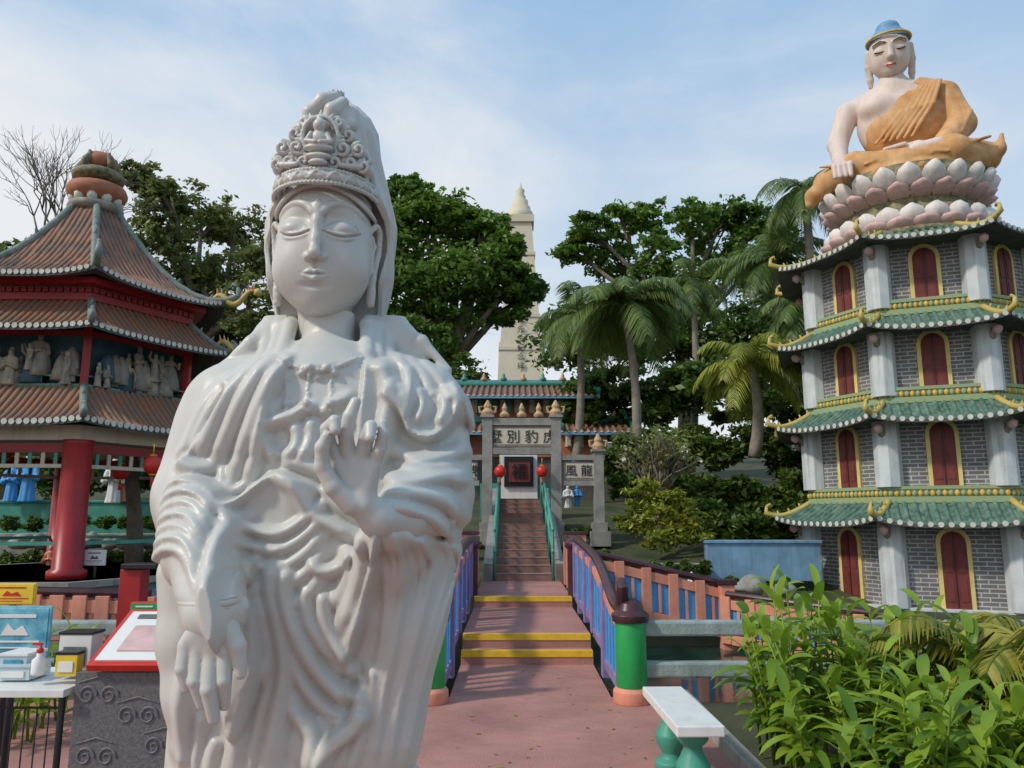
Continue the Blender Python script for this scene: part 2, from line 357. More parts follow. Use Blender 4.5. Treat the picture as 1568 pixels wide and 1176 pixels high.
ch([(635,800,1.68),(606,950,1.68),(585,1150,1.70)],[48,48,42],.06)
ch([(614,800,1.53),(598,850,1.57),(576,930,1.62),(548,1030,1.67)],[30,29,25,14],.03)
GX=B.ax[0];GZ=B.ax[2]; H=np.zeros((len(GX),len(GZ)),np.float32); HA=np.zeros_like(H)
mX,mZ=np.meshgrid(GX,GZ,indexing='ij')
def stroke(pts,w,h,mode='r',side=1,Y=1.62,tap=.16):
    C=cat([(lambda a:(a[0],a[2]))(W(p[0],p[1],Y)) for p in pts],7); wm=w*.0014; hm=h*.0014
    if mode=='r' and h>0: wm*=1.9
    ext=wm*4; lo=C.min(0)-ext; hi=C.max(0)+ext
    i0,i1=np.searchsorted(GX,[lo[0],hi[0]]); j0,j1=np.searchsorted(GZ,[lo[1],hi[1]])
    if i1<=i0 or j1<=j0: return
    x=mX[i0:i1,j0:j1]; z=mZ[i0:i1,j0:j1]
    best=np.full(x.shape,9.,np.float32); sg=np.ones_like(best); tt=np.zeros_like(best); n=len(C)-1
    for i in range(n):
        a=C[i];d=C[i+1]-a; L2=d@d+1e-12
        t=np.clip(((x-a[0])*d[0]+(z-a[1])*d[1])/L2,0,1)
        ex=x-a[0]-t*d[0]; ez=z-a[1]-t*d[1]; dd=np.sqrt(ex*ex+ez*ez)
        mm=dd<best; best[mm]=dd[mm]; sg[mm]=np.sign(d[0]*ez-d[1]*ex)[mm]; tt[mm]=((i+t)/n)[mm]
    tp=np.clip(np.minimum(tt,1-tt)/tap,0,1)**.6
    if mode=='r':
        if h>0:
            u=np.clip(best/wm,0,1); v=hm*(1-u)**1.0*(1+u*.9)*tp*(u<1); H[i0:i1,j0:j1]=np.maximum(H[i0:i1,j0:j1],v)
        else: HA[i0:i1,j0:j1]+=hm*np.exp(-(best/wm)**2)*tp
    else:
        s=best*sg*side
        v=np.where(s>0,hm*np.exp(-(s/(wm*1.5))),hm*np.clip(1+s/.006,0,1)); HA[i0:i1,j0:j1]+=v*tp
R=lambda p,w=12,h=12,**k: stroke(p,w,h,'r',**k)
E=lambda p,w=26,h=14,side=1,**k: stroke(p,w,h,'e',side,**k)
R([(487,570),(487,620),(480,690)],48,-9)
E([(448,540),(428,590),(414,640),(405,700)],30,15,-1)
E([(556,540),(556,590),(552,650),(548,700)],30,15,1)
E([(425,546),(455,558),(487,562),(520,556),(552,540)],14,5,1)
R([(432,560),(405,620),(380,680),(350,748)],9,16)
R([(415,540),(380,600),(352,660),(326,715)],9,17)
R([(392,545),(352,600),(326,655),(305,700)],9,15)
R([(368,552),(326,605),(300,655),(284,695)],8,14)
R([(345,562),(305,615),(284,665),(266,700)],8,13)
R([(424,610),(408,660),(395,700),(380,745)],8,14)
E([(330,575),(345,600),(318,650),(290,690),(262,712)],26,15,1)
E([(258,742),(300,733),(340,748),(362,770),(395,750),(432,726),(470,737),(498,750)],32,22,-1)
R([(338,700),(345,740),(366,768),(392,752),(425,728)],6,10)
R([(345,735),(362,750),(385,738)],5,12)
R([(400,660),(425,648),(452,640),(478,626),(492,632)],7,18)
R([(452,648),(462,668),(458,690),(440,708)],7,16)
R([(412,662),(416,688),(430,704)],6,13)
R([(478,640),(482,664),(476,690),(462,716)],7,15)
R([(492,640),(515,618),(545,606)],7,12)
R([(436,706),(480,716),(522,738)],7,12)
R([(500,660),(505,690),(520,715)],6,10)
R([(572,540),(592,570),(598,620),(584,680),(562,715)],10,18)
R([(590,520),(618,556),(628,598),(610,640)],8,16)
R([(606,520),(645,565),(664,612)],8,14)
R([(628,525),(672,572),(690,615)],8,15)
R([(650,535),(696,592),(708,640)],8,13)
E([(580,600),(610,624),(628,662),(662,670),(692,642),(704,602),(688,575)],26,28,1)
R([(604,585),(618,600),(612,625)],5,14); R([(640,650),(648,615),(638,585)],6,15); R([(670,650),(680,618),(670,590)],6,13)
E([(698,604),(712,616),(718,655)],16,12,1)
R([(596,684),(640,702),(692,692),(714,674)],8,13)
R([(600,706),(650,720),(702,710)],6,9)
R([(585,726),(640,740),(696,730),(710,747)],8,15)
R([(600,752),(660,758),(698,774),(710,805)],7,13)
R([(594,778),(645,781),(684,805),(696,850)],6,13)
for i in range(10):
    x0=598+11*i
    R([(x0,790+5*i),(x0+6+1.0*i,860),(x0-4-i,960),(x0-26-2*i,1060),(x0-46-3*i,1190)],4.2+1.0*(i%2),10+3*(i%3),tap=.08)
E([(612,795),(594,850),(568,920),(547,985),(528,1018)],30,22,-1)
R([(604,830),(574,905),(540,985)],6,12)
R([(566,812),(566,860),(548,910),(522,965)],9,17)
R([(538,835),(534,885),(514,930)],7,13)
for k in range(5):
    dy=[0,24,50,80,114][k]; sx_=3*k
    R([(356+sx_,772+dy*.75),(392,806+dy),(438,816+dy),(480,792+dy),(508,762+dy*.85)],6.0+k*.4,16-k)
R([(430,726),(462,750),(484,785),(520,806),(556,826)],7,16)
R([(480,850),(500,872),(530,864),(545,834)],7,20)
R([(500,742),(520,770),(550,790)],7,14)
for pts,w_,h_ in (
 ([(384,780),(372,850),(388,930),(396,1000),(374,1090),(354,1190)],10,21),
 ([(408,830),(402,890),(416,950),(420,1020),(398,1100),(380,1190)],7,14),
 ([(430,850),(424,900),(436,960),(442,1020),(426,1100),(410,1190)],10,20),
 ([(452,860),(446,910),(462,970),(500,1034),(540,1078)],9,23),
 ([(478,890),(478,940),(502,990),(530,1035)],7,15),
 ([(502,900),(504,945),(524,995),(545,1040)],7,15),
 ([(446,980),(466,1040),(500,1086),(535,1100)],7,15),
 ([(436,1040),(456,1090),(480,1130),(470,1190)],8,14),
 ([(545,1050),(556,1075),(548,1105),(510,1140),(485,1190)],9,24),
 ([(575,1010),(570,1070),(552,1130),(530,1190)],8,15),
 ([(558,1030),(560,1080),(538,1130),(508,1190)],6,12),
 ([(330,1130),(318,1160),(312,1190)],7,10),
 ([(290,1010),(278,1080),(272,1190)],8,13),
 ([(312,1090),(298,1150),(292,1190)],6,10)): R(pts,w_,h_,tap=.1)
E([(352,1110),(372,1060),(386,980),(384,900),(376,860)],22,13,1)
E([(540,1080),(564,1094),(545,1122),(505,1154),(478,1190)],26,20,-1)
for i in range(7):
    y=738+17*i
    R([(252-i,y+18),(285,y-2),(325,y+2),(362,y+30+4*i)],4.8,11+2*(i%2))
R([(268,702),(300,714),(338,712)],7,10)
for i,x in enumerate(range(262,650,22)): R([(x,1195),(x+4,1400),(x-2,1700)],7,14,tap=.05)
H=np.clip(H+HA,-.02,.045)
k_=np.array([1,2,1])/4.
H=np.apply_along_axis(lambda a:np.convolve(a,k_,'same'),0,H); H=np.apply_along_axis(lambda a:np.convolve(a,k_,'same'),1,H)
wf=np.clip((Y0+.04-B.ax[1])/.10,0,1)[None,:,None].astype(np.float32)
B.F-=H[:,None,:].astype(np.float32)*wf
B.F-=((np.sin(B.ax[0]*75)*.006)[:,None,None].astype(np.float32))*(1-wf)
for dx,r_ in ((0,11),(-16,10),(-33,9)):
    ch([(448+dx*.3,470,1.87),(446+dx*.9,498+abs(dx)*.2,1.79+abs(dx)*.0006),(432+dx,542+abs(dx)*.3,1.70+abs(dx)*.001),(418+dx,592+abs(dx)*.4,1.655)],[8,r_,r_,7],.010)
for dx,r_ in ((0,11),(17,10),(35,9)):
    ch([(566+dx*.3,472,1.87),(562+dx*.9,498+abs(dx)*.2,1.79+abs(dx)*.0006),(562+dx,542+abs(dx)*.3,1.70+abs(dx)*.001),(562+dx,600+abs(dx)*.4,1.65)],[8,r_,r_,7],.010)
ch([(600,430,1.88),(598,478,1.85),(622,512,1.81),(646,522,1.77),(686,566,1.77)],[14,15,13,8,6],.015,.8)
ch([(430,430,1.88),(426,478,1.85),(406,508,1.81),(384,524,1.77),(336,566,1.77)],[14,14,13,8,6],.015,.8)
ch([(585,470,1.88),(600,510,1.82),(640,545,1.78)],[20,18,12],.03,.8); ch([(440,470,1.88),(425,510,1.82),(380,545,1.78)],[20,18,12],.03,.8)
def bead(px,py,r):
    for _ in range(2):
        q=W(px,py,1.62); s_=B.surf(q[0],q[2]); q=W(px,py,s_)
    B.ell((q[0],B.surf(q[0],q[2])-.001,q[2]),(r,r,r),.0015)
for k in range(22):
    t=k/21; bead(428+124*t,552+17*math.sin(math.pi*t)-5*t,.0052)
for x in (440,473,508):
    for j in range(9): bead(x-.2*j,572+5*j,.0038)
    bead(x-2,618,.0085); bead(x-2,628,.005)
for x,y in ((462,571),(487,578),(512,571),(474,562),(500,562)): bead(x,y,.0075)
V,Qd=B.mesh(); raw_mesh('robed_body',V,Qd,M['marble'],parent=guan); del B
def handvox(name,lo,hi,parts,Yh,scale,h=.0026):
    G=Vox(lo,hi,h)
    for pts,rr,kk in parts:
        G.chain([(lambda p:(p[0],p[1]-c[2]*scale,p[2]))(W(c[0],c[1],Yh)) for c in pts],[r*scale for r in rr],kk)
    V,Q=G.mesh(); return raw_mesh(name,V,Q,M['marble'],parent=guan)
Yh=1.40; a=W(470,860,Yh); b=W(700,590,Yh)
parts=[([(655,790,-150),(612,796,-70),(575,795,-20),(556,774,-6)],[34,32,27,24],.01)]
for kx,ky in ((517,708),(535,700),(554,702),(572,714)):
    parts.append(([(553,772,-4),(kx,ky,2)],[19,13],.008))
parts+=[([(540,772,6),(515,746,20),(500,716,28),(502,688,36),(510,672,40)],[18,14,11.5,10.5,8],.005),
 ([(517,706,2),(506,680,14),(508,660,30),(522,650,42),(524,664,48)],[12.5,11.5,10.5,9.5,8],.002),
 ([(535,700,3),(532,668,14),(539,640,18),(547,618,14)],[12.5,11.5,10.5,8.5],.002),
 ([(554,702,2),(563,674,12),(572,656,24),(573,674,36)],[12.5,11.5,10,8],.002),
 ([(572,714,0),(583,690,8),(589,666,12),(588,650,10)],[11.5,10,9,7.5],.002)]
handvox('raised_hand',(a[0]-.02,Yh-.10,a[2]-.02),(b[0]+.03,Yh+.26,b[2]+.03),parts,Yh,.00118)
Yh=1.45; a=W(230,1130,Yh); b=W(410,830,Yh)
parts=[([(312,870,-55),(320,905,-22),(322,940,0)],[36,31,27],.01)]
for kx,ky in ((288,988),(305,1000),(325,1004),(345,996)):
    parts.append(([(321,944,2),(kx,ky,4)],[20,13],.009))
parts+=[([(288,988,4),(284,1022,10),(288,1052,4)],[12.5,10.5,8],.002),
 ([(305,1000,4),(304,1040,12),(310,1078,2)],[13,11,8],.002),
 ([(325,1004,4),(325,1052,14),(328,1100,2)],[13,11.5,8.5],.002),
 ([(345,996,2),(346,1040,8),(341,1082,-8)],[13,11,8],.002),
 ([(346,952,2),(367,988,8),(371,1030,6)],[17,12.5,8.5],.005)]
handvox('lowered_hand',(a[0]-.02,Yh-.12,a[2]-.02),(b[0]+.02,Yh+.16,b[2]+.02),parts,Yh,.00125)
mb=MB()
for dy,r in ((0,.004),(7,.007),(14,.004)):
    mb.tube([W(321+45*math.cos(t),912+dy+7*math.sin(t)-.05*45*math.cos(t),1.475-.056*math.sin(t)) for t in np.linspace(0,2*math.pi,29)],r,8,0)
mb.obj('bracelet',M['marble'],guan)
Hd=Vox((-.2,-.19,-.2),(.2,.22,.44),.0024)
x,y,z=Hd.ax[0][:,None,None],Hd.ax[1][None,:,None],Hd.ax[2][None,None,:]
Hd.ell((0,.005,.055),(.111,.133,.145),.01)
Hd.ell((0,-.028,-.028),(.105,.100,.116),.04)
Hd.ell((0,-.080,-.108),(.042,.034,.028),.035)
for s_ in (-1,1): Hd.ell((s_*.055,-.070,-.040),(.049,.047,.054),.035)
Hd.ell((0,-.112,-.060),(.034,.014,.026),.02)
for s_ in (-1,1): Hd.ell((s_*.054,-.130,.074),(.033,.020,.016),.028,'s')
Hd.chain([(0,-.116,.100),(0,-.125,.065),(0,-.139,.020),(0,-.151,-.012)],[.010,.0085,.0095,.0125],.013)
Hd.ell((0,-.152,-.014),(.0135,.011,.012),.006)
for s_ in (-1,1):
    Hd.ell((s_*.0155,-.132,-.018),(.0110,.012,.0095),.005)
    Hd.ell((s_*.051,-.087,.050),(.037,.0335,.026),.006)
for s_ in (-1,1):
    br=Hd.onsurf([(s_*.010,.084),(s_*.020,.098),(s_*.036,.108),(s_*.056,.111),(s_*.078,.104),(s_*.096,.088)],.0018)
    Hd.chain([tuple(p) for p in cat(br,4)],.0048,.007)
    cr_=Hd.onsurf([(s_*.018,.050),(s_*.030,.064),(s_*.052,.072),(s_*.074,.066),(s_*.090,.050)],0)
    Hd.chain([tuple(p) for p in cat(cr_,4)],.0022,.003,'s')
    lid=cat(Hd.onsurf([(s_*.015,.041),(s_*.032,.034),(s_*.052,.031),(s_*.072,.034),(s_*.092,.047)],0),4)
    n_=len(lid); rr=[.0014+.0026*math.sin(math.pi*i/(n_-1)) for i in range(n_)]
    Hd.chain([(p[0],p[1]-.0002,p[2]+.0050) for p in lid],rr,.002)
    Hd.chain([(p[0],p[1]-.0012,p[2]-.0002) for p in lid],.0026,.0012,'s')
    Hd.chain([(p[0],p[1]+.0010,p[2]-.0060) for p in lid],[r*.8 for r in rr],.003)
    Hd.ell((s_*.0075,-.150,-.0255),(.0045,.006,.0035),.002,'s')
def lipc(P,off): return [tuple(p) for p in cat(Hd.onsurf(P,off),4)]
for s_ in (-1,1):
    Hd.chain(lipc([(0,-.0515),(s_*.008,-.0495),(s_*.019,-.0530),(s_*.031,-.0565)],.0016),[.0048]*5+[.0052]*3+[.0045,.0035,.0025,.002,.0015],.003)
for s_ in (-1,1):
    P=lipc([(0,-.0665),(s_*.010,-.0655),(s_*.020,-.0620),(s_*.028,-.0585)],.0018); Hd.chain(P,[.0074-.0050*i/(len(P)-1) for i in range(len(P))],.003)
for s_ in (-1,1):
    P=[(0,-.0580),(s_*.010,-.0568),(s_*.022,-.0575),(s_*.035,-.0540)]; Hd.chain([(q[0],Hd.surf(q[0],q[1])-.0008,q[1]) for q in P],[.0024,.0022,.0020,.0022],.0015,'s')
    e=[(s_*.110,-.014,.070),(s_*.120,-.004,.085),(s_*.126,.014,.070),(s_*.124,.016,.03),(s_*.117,.006,-.01),(s_*.112,-.006,-.06),(s_*.109,-.010,-.105)]
    Hd.chain([tuple(p) for p in cat(e,3)],[.0055]*4+[.0065]*6+[.008]*6+[.010]*3,.005)
    Hd.chain([(s_*.112,-.012,.055),(s_*.117,-.004,.035),(s_*.111,-.016,.005),(s_*.110,-.016,-.03)],[.004,.004,.005,.007],.005)
Hd.ell((0,Hd.surf(0,-.082)-.003,-.082),(.024,.007,.005),.010,'s')
Hd.chain(Hd.onsurf([(0,-.030),(0,-.042)],-.0005),.0035,.005,'s')
Hd.ell((0,Hd.surf(0,.112),.112),(.005,.004,.005),.002)
Hd.chain([(0,.0,-.10),(0,.012,-.24)],[.062,.064],.012)
hl=.146-4.2*x*x
d=(np.sqrt((x/.124)**2+((y-.004)/.146)**2+((z-.055)/.152)**2)-1)*.13
d=np.maximum(d,(hl-z)*.8-np.clip(y-.01,0,1)*3)
d=d-.0026*np.sin((z-.2+4.0*x*x)*260)*(y<.05)
Hd.F=np.minimum(Hd.F,d).astype(np.float32)
vz=[-.2,-.15,-.09,-.03,.03,.10,.16,.22,.28,.33,.37,.40,.415]
vw=[.132,.128,.140,.152,.158,.156,.142,.122,.108,.096,.076,.048,.015]
vd=[.10,.10,.115,.13,.14,.145,.14,.13,.115,.10,.08,.05,.015]
vc=[.0,.0,.0,.0,.0,.004,.008,.01,.012,.014,.012,.010,.010]
vw_,vd_,vc_=[np.interp(Hd.ax[2],vz,q).astype(np.float32)[None,None,:] for q in (vw,vd,vc)]
yc=.055+.0*z
ang=np.arctan2(x-vc_,y-yc+1e-6)
q=(np.sqrt(((x-vc_)/vw_)**2+((y-yc)/vd_)**2)-1)*np.minimum(vw_,vd_)-.005*np.cos(ang*9+z*10)-.003*np.sin(ang*17-z*22)
yfront=np.interp(Hd.ax[2],[-.2,-.1,.0,.1,.18,.26,.34,.42],[.03,.03,.02,.01,-.02,-.035,-.045,-.06]).astype(np.float32)[None,None,:]
q=np.maximum(q,yfront+.014*np.sin(z*34)-y)
inner=(np.sqrt(((x-vc_)/(vw_-.014))**2+((y-yc)/(vd_-.01))**2)-1)*np.minimum(vw_,vd_)
q=np.maximum(q,-np.maximum(inner,y-.05))
Hd.F=np.minimum(Hd.F,q).astype(np.float32)
Hd.ell((.0,.0,.245),(.090,.075,.11),.02)
Hd.ell((.012,-.005,.335),(.060,.055,.055),.02)
Hd.chain([(-.045,-.05,.29),(-.035,-.055,.34),(-.005,-.05,.372),(.02,-.03,.39)],[.012,.016,.018,.014],.006)
Hd.chain([(.0,-.065,.30),(.018,-.062,.345),(.04,-.035,.375)],[.012,.017,.014],.006)
Hd.chain([(.035,-.058,.28),(.058,-.045,.315),(.058,-.02,.36)],[.012,.016,.012],.006)
Hd.chain([(-.065,-.03,.26),(-.068,-.02,.31),(-.045,.0,.36)],[.013,.015,.012],.006)
for zz,rr,sp in ((.150,.0055,4.4),(.182,.005,4.4)):
    for t in np.arange(-86,87,sp):
        r_=math.radians(t); f=(1 if zz<.17 else .95); Hd.ell((.123*f*math.sin(r_),-.139*math.cos(r_)*f,zz-.012*(1-math.cos(r_))),(rr,rr,rr),.0015)
Hd.chain([(.114*math.sin(t),-.131*math.cos(t),.166-.012*(1-math.cos(t))) for t in np.linspace(-1.5,1.5,18)],.011,.003)
for k in range(-4,5):
    c=math.radians(k*19)
    Hd.chain([(.123*math.sin(c+u),-.140*math.cos(c+u),.167+.009*math.cos(u*18)-.012*(1-math.cos(c))) for u in np.linspace(-.15,.15,7)],.0030,.0015)
def swirl(cx_,cz_,r_,turn,dirn,yb,tub=.006,ph=0):
    P=[]
    for t in np.linspace(0,1,18):
        a_=ph+dirn*turn*2*math.pi*t; rr=r_*(1-.75*t)
        xx=cx_+rr*math.cos(a_); P.append((xx,yb+abs(cx_)*.28-.010*t,cz_+rr*math.sin(a_)))
    Hd.chain(P,[tub*(1-.3*i/17) for i in range(18)],.0015)
for s_ in (-1,1):
    for (a_,b_,r_) in ((.034,.204,.018),(.068,.206,.019),(.098,.202,.017),(.052,.238,.020),(.086,.240,.018),(.060,.276,.018),(.038,.302,.014)):
        Hd.ell((s_*a_,-.088+abs(a_)*.3,b_),(.019,.018,.019),.010)
        swirl(s_*a_,b_,r_,1.4,s_,-.116 if b_<.25 else -.100,.0055,math.pi/2)
    Hd.chain([(s_*.05,-.116,.196),(s_*.085,-.098,.198),(s_*.110,-.07,.222),(s_*.10,-.06,.25)],[.006,.007,.006,.004],.003)
Hd.chain([(.040*math.cos(t),-.104,.268+.044*math.sin(t)) for t in np.linspace(-.6,math.pi+.6,18)],.005,.002)
for k in range(7):
    t=math.pi*(k+.0)/6; Hd.chain([(.042*math.cos(t),-.102,.268+.046*math.sin(t)),(.054*math.cos(t),-.098,.268+.062*math.sin(t))],[.006,.002],.002)
Hd.ell((0,-.118,.286),(.014,.015,.016),.002); Hd.ell((0,-.112,.303),(.008,.008,.009),.002)
Hd.ell((0,-.114,.256),(.020,.016,.021),.003); Hd.ell((0,-.122,.232),(.034,.018,.010),.003)
Hd.chain([(-.018,-.122,.266),(-.027,-.128,.246),(-.006,-.138,.242)],.0055,.002); Hd.chain([(.018,-.122,.266),(.027,-.128,.246),(.006,-.138,.242)],.0055,.002)
Hd.ell((0,-.125,.212),(.03,.016,.009),.003); Hd.ell((0,-.128,.197),(.022,.016,.008),.003)
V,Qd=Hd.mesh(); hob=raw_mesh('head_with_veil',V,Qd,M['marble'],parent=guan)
hp=W(500,370,1.79); hob.location=(hp[0],1.79,2.208); hob.rotation_euler=(math.radians(7),0,math.radians(4)); del Hd
mb=MB(); bx=-.52
mb.lathe([(.30,.14),(.38,.16),(.40,.20),(.34,.24),(.30,.26)],(bx,1.8,0),28)
mb.box((bx,1.8,.068),(.9,.72,.136)); mb.obj('lotus_pedestal',M['stone'],guan,.01)
# ------------------------------------------------------------ roofs
def ngon_roof(mb,c,n,rot,Ro,Ri,z0,z1,nr,p=1.35,up=.15,rr=.045,ridge_r=.05,curl=.12):
    for k in range(n):
        am=rot+2*math.pi*(k+.5)/n; nv=(math.cos(am),math.sin(am)); tv=(-nv[1],nv[0]); sn=math.sin(math.pi/n); cs=math.cos(math.pi/n)
        wo=Ro*sn; wi=Ri*sn; do=Ro*cs; di=Ri*cs
        def pt(s_,t,dz=0):
            rad=do+(di-do)*t; zz=z0+(z1-z0)*t**p+up*(abs(s_)/wo)**3*(1-t)**2+dz
            return (c[0]+nv[0]*rad+tv[0]*s_,c[1]+nv[1]*rad+tv[1]*s_,zz)
        MM,TT=10,6
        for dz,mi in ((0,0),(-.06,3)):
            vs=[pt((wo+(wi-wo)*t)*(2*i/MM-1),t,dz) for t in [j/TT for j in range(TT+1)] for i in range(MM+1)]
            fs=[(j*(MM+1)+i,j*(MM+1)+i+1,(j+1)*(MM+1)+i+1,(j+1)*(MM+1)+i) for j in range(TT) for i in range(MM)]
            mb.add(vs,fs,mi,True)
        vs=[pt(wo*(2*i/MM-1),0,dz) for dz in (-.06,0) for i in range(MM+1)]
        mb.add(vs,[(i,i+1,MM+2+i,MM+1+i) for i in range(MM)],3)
        for j in range(nr):
            s_=(-1+(2*j+1)/nr)*wo; tm=1 if abs(s_)<=wi else (wo-abs(s_))/(wo-wi)
            if tm<.05: continue
            jit=random.uniform(-.012,.012); vs=[];K=5
            for i in range(K+1):
                t=tm*i/K
                for a_ in range(6):
                    g=math.pi*a_/5; q=pt(s_,t,rr*math.sin(g)*1.1); vs.append((q[0]+tv[0]*(rr*math.cos(g)+jit),q[1]+tv[1]*(rr*math.cos(g)+jit),q[2]))
            mb.add(vs,[(i*6+a_,i*6+a_+1,(i+1)*6+a_+1,(i+1)*6+a_) for i in range(K) for a_ in range(5)],0,True)
            q=pt(s_,0,.0); e=Vector((q[0]+nv[0]*.012,q[1]+nv[1]*.012,q[2]))
            mb.add([e+Vector((tv[0]*rr*1.15*math.cos(a_),tv[1]*rr*1.15*math.cos(a_),rr*1.15*math.sin(a_))) for a_ in np.linspace(0,2*math.pi,8,endpoint=False)],[tuple(range(8))],2)
        P=[pt(wo+(wi-wo)*t,t,ridge_r*.6) for t in np.linspace(0,1,8)]
        o=Vector(P[0]); out=Vector((math.cos(rot+2*math.pi*(k+1)/n),math.sin(rot+2*math.pi*(k+1)/n),0))
        tip=[o+out*curl*.9+Vector((0,0,curl*1.1)),o+out*curl+Vector((0,0,curl*.35))]
        mb.tube(tip+P,[ridge_r*.5,ridge_r*1.0]+[ridge_r]*8,8,1)
        mb.tube([o+out*curl*.9+Vector((0,0,curl*1.1)),o+out*curl*.5+Vector((0,0,curl*1.35)),o+out*curl*.3+Vector((0,0,curl*1.0))],[ridge_r*.5,ridge_r*.6,ridge_r*.4],6,1)
        for q in P[1:-1:2]:
            q=Vector(q); mb.tube([q,q+Vector((0,0,ridge_r*1.9))+out*ridge_r],[ridge_r*.8,ridge_r*.15],5,1)
def ngon_prism(mb,c,n,rot,R,z0,z1,mi=0,R2=None):
    mb.lathe([(R,z0),(R2 or R,z1)],(c[0],c[1],0),n,mi,rot,sm=False)
# ------------------------------------------------------------ pagoda
pg=empty('octagonal_pagoda')
PC=(8.60,16.0); prot=math.radians(-90-22-22.5)
walls=MB();roof=MB();cols=MB();trim=MB();doors=MB();brk=MB()
Zw=[(0,1.75),(2.12,3.6),(3.80,5.3),(5.50,7.0)]; Ze=[1.46,3.28,4.98,6.72]
Rw=[2.50,2.36,2.24,2.12]
for i in range(4):
    R_=Rw[i]; z0,z1=Zw[i]; ngon_prism(walls,PC,8,prot,R_,z0,z1)
    Ri=(Rw[i+1]+.12 if i<3 else 1.7); zt=Ze[i]+.40 if i<3 else Ze[i]+.46
    ngon_roof(roof,PC,8,prot,R_+.76,Ri,Ze[i],zt,16,1.25,.12,.042,.055,.17)
    ngon_prism(brk,PC,8,prot,R_+.05,Ze[i]+.02,Ze[i]+.10,0,R_+.45)
    if i<3:
        ngon_prism(trim,PC,8,prot,Ri+.06,zt-.02,zt+.09,0); ngon_prism(trim,PC,8,prot,Ri+.0,zt+.09,zt+.22,1); ngon_prism(trim,PC,8,prot,Ri+.06,zt+.22,zt+.28,0)
        for k in range(8):
            a0=prot+2*math.pi*k/8; a1=a0+math.pi/4
            for j in range(20):
                t=(j+.5)/20; q=(PC[0]+(Ri+.04)*(math.cos(a0)*(1-t)+math.cos(a1)*t),PC[1]+(Ri+.04)*(math.sin(a0)*(1-t)+math.sin(a1)*t))
                trim.lathe([(.01,zt+.08),(.045,zt+.12),(.045,zt+.17),(.01,zt+.21)],(q[0],q[1],0),6,3 if j%2 else 0)
    for k in range(8):
        a_=prot+2*math.pi*k/8; cp=(PC[0]+(R_+.02)*math.cos(a_),PC[1]+(R_+.02)*math.sin(a_))
        zc1=Ze[i]+.05; cols.lathe([(.235,z0),(.235,zc1)],(cp[0],cp[1],0),8,0,a_+math.pi/8,sm=False)
        ox=R_+.38; b0=(PC[0]+ox*math.cos(a_),PC[1]+ox*math.sin(a_),zc1-.08)
        brk.tube([(cp[0],cp[1],zc1-.30),((cp[0]+b0[0])/2,(cp[1]+b0[1])/2,zc1-.24),b0],[.04,.08,.04],7,1)
        brk.lathe([(.02,-.08),(.08,-.03),(.09,.04),(.03,.1)],(b0[0],b0[1],b0[2]-.08),7,2)
        am=prot+2*math.pi*(k+.5)/8; nv=Vector((math.cos(am),math.sin(am),0)); tv=Vector((-nv.y,nv.x,0)); ap=R_*math.cos(math.pi/8)
        hgt=(1.40 if i==0 else 1.22); zb=(0.02 if i==0 else z0+.02); o=Vector((PC[0],PC[1],zb))+nv*(ap-.02)
        trim.plate(arch(.54,hgt),o,tv,nv,.07,2); doors.plate(arch(.40,hgt-.08),o,tv,nv,.075,0)
        doors.plate([(-.008,.02),(.008,.02),(.008,hgt-.1),(-.008,hgt-.1)],o,tv,nv,.084,1)
        for sx_ in (-.10,.10):
            doors.plate([(sx_-.06,.12),(sx_+.06,.12),(sx_+.06,hgt*.38),(sx_-.06,hgt*.38)],o,tv,nv,.086,0)
            doors.plate([(sx_-.06,hgt*.44),(sx_+.06,hgt*.44),(sx_+.06,hgt*.76),(sx_-.06,hgt*.76)],o,tv,nv,.086,0)
ngon_prism(cols,PC,8,prot,2.66,-.3,.02)
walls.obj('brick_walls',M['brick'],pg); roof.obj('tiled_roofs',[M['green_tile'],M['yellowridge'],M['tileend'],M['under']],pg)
cols.obj('corner_columns',M['pcol'],pg,.01); trim.obj('painted_bands_and_frames',[M['band'],M['white'],M['doorframe'],M['gold']],pg)
doors.obj('arched_doors',[M['dkred'],M['black']],pg); brk.obj('eave_brackets',[M['under'],M['relief'],M['petalpink']],pg)
lo=MB()
def petals(R_,z0,h,n,lean,mi,w,ph=0):
    for k in range(n):
        a_=2*math.pi*(k+ph)/n; o=Vector((math.cos(a_),math.sin(a_),0)); t_=Vector((-o.y,o.x,0)); vs=[]
        prof=[(0,.0,.75),(.12,.25,1.0),(.20,.55,1.02),(.20,.8,.8),(.10,1.0,.25)]
        for (bo,hh,ww) in prof:
            for q in (-1,-.5,0,.5,1):
                vs.append(Vector((PC[0],PC[1],z0+hh*h))+o*(R_+lean*hh+bo*(1-q*q*.7))+t_*(q*w*ww/2))
        lo.add(vs,[(j*5+i,j*5+i+1,(j+1)*5+i+1,(j+1)*5+i) for j in range(4) for i in range(4)],mi,True)
lo.lathe([(1.75,7.1),(1.75,7.22),(1.6,7.22),(1.62,7.30),(1.5,7.32),(1.5,7.75),(1.35,7.8),(1.35,8.0),(1.5,8.05),(1.62,8.6),(1.3,8.62)],(PC[0],PC[1],0),32,3)
petals(1.50,7.28,.46,22,.02,0,.50); petals(1.60,7.22,.24,22,.05,1,.48,.5)
petals(1.38,8.04,.52,22,.26,0,.46); petals(1.32,7.95,.26,22,.26,1,.42,.5)
lo.obj('lotus_throne',[M['petal'],M['petalpink'],M['white'],M['dkgreen']],pg)
bu=empty('seated_buddha_statue',(PC[0]-.05,PC[1],8.47),math.radians(-25))
SK=Vox((-2,-1.9,-.1),(2,1.4,3.2),.024); RB=Vox((-2.1,-2.0,-.2),(2.1,1.4,3.6),.022)
HB=Vox((-.62,-.68,2.60),(.58,.6,4.05),.018)
